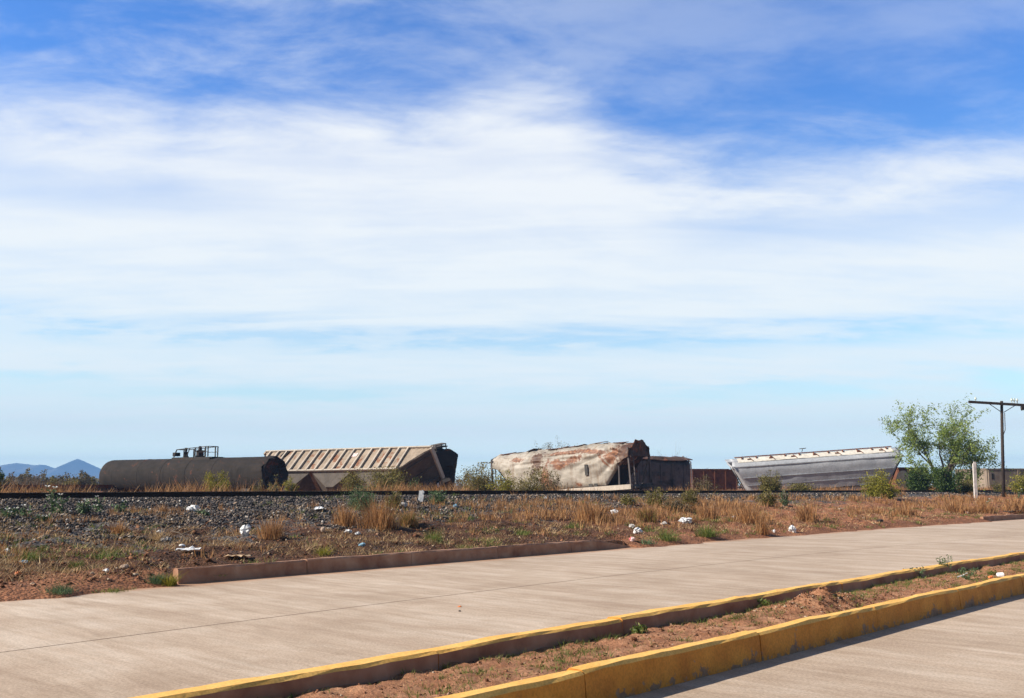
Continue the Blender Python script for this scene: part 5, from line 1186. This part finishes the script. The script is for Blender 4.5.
sheet('cardboard_strip', 238, 559, 24, .25, M['card'], 'torn beige cardboard strip lying just behind the kerb', 'cardboard', 12)
C('plastic_bag', 402.6, 507, 12, 6, M['grayplastic'], 'grey crumpled bag on the ballast left of the upright white scrap', 'plastic bag', 13)
C('plastic_scrap', 455, 508, 5, 5, M['bluepl'], 'pale blue plastic scrap on the ballast right of the upright white scrap', 'litter', 14)
sheet('paper_sheet', 319, 511, 9, .3, M['poly'], 'flat white paper on the ballast left of the tallest tussock', 'paper', 15, .15)
C('paper_scrap', 348, 533, 9, 5, M['poly'], 'crumpled white scrap at the foot of the tall tussocks', 'litter', 16)
C('paper_scrap', 358, 535, 6, 4, M['poly'], 'smaller white scrap right of the crumpled one under the tussocks', 'litter', 17)
C('plastic_scrap', 362, 546, 7, 4, M['bluepl'], 'bluish scrap on the bank just above the kerb', 'litter', 18)
C('rock', 323, 532, 6, 7, M['rock'], 'tan stone left of the tallest tussock on the bank', 'rock', 19, rough=.15)
C('paper_scrap', 545.6, 500, 3.5, 4, M['poly'], 'tiny white scrap on the ballast below the middle of the white hopper', 'litter', 20)
C('plastic_bag', 614.7, 514, 8.5, 6, M['poly'], 'white crumpled bag on the bank above the bag pair', 'plastic bag', 21)
C('plastic_bag', 631.8, 528, 7.5, 5, M['grayplastic'], 'dull white bag touching the larger white bag beyond the kerb end', 'plastic bag', 22)
C('plastic_bag', 638, 533.5, 11, 8, M['poly'], 'larger white bag of the pair beyond the kerb end', 'plastic bag', 23)
C('snack_packet', 631.8, 541, 7, 5, M['pinkpl'], 'small red and white packet near the kerb end', 'litter', 24)
C('plastic_bag', 686, 523, 16, 7, M['poly'], 'long stretched white bag on the bank above the road', 'plastic bag', 25)
C('plastic_scrap', 664, 525, 8, 4, M['grayplastic'], 'grey scrap left of the stretched white bag', 'litter', 26)
C('paper_scrap', 733.6, 520, 5.5, 5.5, M['poly'], 'small round white scrap right of the stretched bag', 'litter', 27)
C('plastic_scrap', 633.5, 502, 4, 3.5, M['bluepl'], 'small blue scrap on the ballast below the torn end of the white hopper', 'litter', 28)
C('plastic_bag', 792.5, 532, 10, 8.5, M['poly'], 'round white bag at the road edge below the grey hopper', 'plastic bag', 29)
C('paper_scrap', 774, 532.5, 3, 4, M['poly'], 'tiny white scrap left of the round white bag', 'litter', 30)
C('plastic_scrap', 841, 510, 5, 3, M['grayplastic'], 'pale scrap in the grass right of the round white bag', 'litter', 31)
C('tyre_scrap', 880, 522, 7.5, 3.5, M['black'], 'black rubber scrap on the bare red soil by the road', 'rubber scrap', 32)
C('paper_scrap', 864, 519, 5, 2.5, M['rock'], 'pale stone left of the black rubber scrap', 'rock', 33)
C('paper_scrap', 967, 513.5, 4.5, 3, M['poly'], 'white scrap on the soil below the marker post', 'litter', 34)
sheet('timber_plank', 1012, 512.5, 18, .3, M['sleeper'], 'dark plank lying behind the short kerb at the right edge', 'plank', 35)
# upright white card
b = hit(421, 502); k = b.y / F; q = MB(); w_ = 5 * k; q.box((0, 0, 5.5 * k), (w_, .03, 11 * k), Matrix.Rotation(.12, 3, 'Y')); q.box((.3 * w_, -.02, 10 * k), (w_ * .5, .03, 3 * k), Matrix.Rotation(-.5, 3, 'Y'))
o = q.build('paper_card', M['poly']); o.location = b; tag(o, 'upright white cardboard scrap standing on the ballast in front of the rail', 'cardboard')
# litter on the median and road
def zmf(px, py): p = G(px, py, .16); return p
def cup(px, py, label):
    p = G(px, py, .17); q = MB(); q.lathe([(.001, -.045), (.03, -.045), (.042, .05), (.044, .052), (.04, .05), (.028, -.04), (.001, -.04)], (0, 0, 0), 'X', 14); o = q.build('paper_cup', M['poly'], None, True); o.location = p + Vector((0, 0, .035)); o.rotation_euler = (0, .1, .3); o.scale = (.95, .95, .95); tag(o, label, 'cup')
cup(1000, 577, 'white paper cup lying in the median near the right edge')
C('candy_wrapper', 991, 578, 6, 3.5, M['orangepl'], 'orange wrapper left of the white cup in the median', 'litter', 41, zfun=zmf)
q = MB(); q.tube([(-.09, 0, .03), (0, .02, .05), (.09, .03, .09)], .009, 6); o = q.build('drinking_straw', M['poly']); o.location = G(963, 579, .14); tag(o, 'white stick leaning in the broad green median weed', 'stick')
C('dry_leaf', 459.6, 607, 4, 1.6, M['orangepl'], 'small orange dry leaf on the open road', 'leaf', 42, zfun=lambda a, c: G(a, c, .0))
C('dark_pebble', 459.6, 611.5, 3, 1.6, M['black'], 'small dark pebble on the road below the orange leaf', 'pebble', 43, zfun=lambda a, c: G(a, c, .0))
C('clod', 634, 640, 8, 4, M['clod'], 'dark soil clod on the median near the shaded kerb', 'clod', 44, zfun=zmf)
# dead twigs on the left bank
for i, (px, py, a) in enumerate(((172, 532, .3), (180, 536, -.4), (225, 533, .9), (188, 541, 2.4), (262, 556, .6), (150, 528, -.2))):
    b = hit(px, py); q = MB(); d = Vector((math.cos(a), .3, .25 * abs(math.sin(a * 2)) + .1)); L = .55
    q.tube([(0, 0, .02), d * L * .5 + Vector((0, 0, .06)), d * L], [.014, .011, .005], 5); q.tube([d * L * .5 + Vector((0, 0, .06)), d * L * .7 + Vector((.05, -.1, .18))], [.008, .003], 4)
    o = q.build('dead_branch', M['twig']); o.location = b; tag(o, ['pale dead twig just right of the crumpled grey bag', 'pale dead twig above the flat plastic sheet', 'pale dead twig left of the upright white plastic bag', 'pale dead twig beside the flat white plastic sheet', 'pale dead twig on the soil right of the cardboard strip', 'pale dead twig left of the crumpled grey bag'][i], 'twig', 'dead twigs on the left bank')
# small fittings belong to the part they are fixed on
SUB = {'weld_seam': 'tank', 'railing': 'platform', 'valve': 'platform', 'vent_box': 'platform', 'placard': 'body', 'torn_hole': 'body', 'stencil_panel': 'body', 'rib': 'body', 'hatch': 'body',
       'seam': 'body', 'torn_seam': 'body', 'bracket': 'running_board', 'vent_handle': 'running_board', 'hatch_latch': 'roof', 'insulator': 'crossarm', 'fitting': 'crossarm', 'top_rail': 'body', 'roof_plate': 'body',
       'ladder': 'end_platform', 'slope_stiffener': 'slope_sheet', 'flower': 'stem'}
bn = lambda o: o.name.split('.')[0]
for root in [o for o in S.objects if o.parent is None and o.type == 'EMPTY']:
    kids = [o for o in S.objects if o.parent == root]
    for k_ in kids:
        want = SUB.get(bn(k_)); par = next((q for q in kids if bn(q) == want), None) if want else None
        if par: k_.parent = par
print('done')
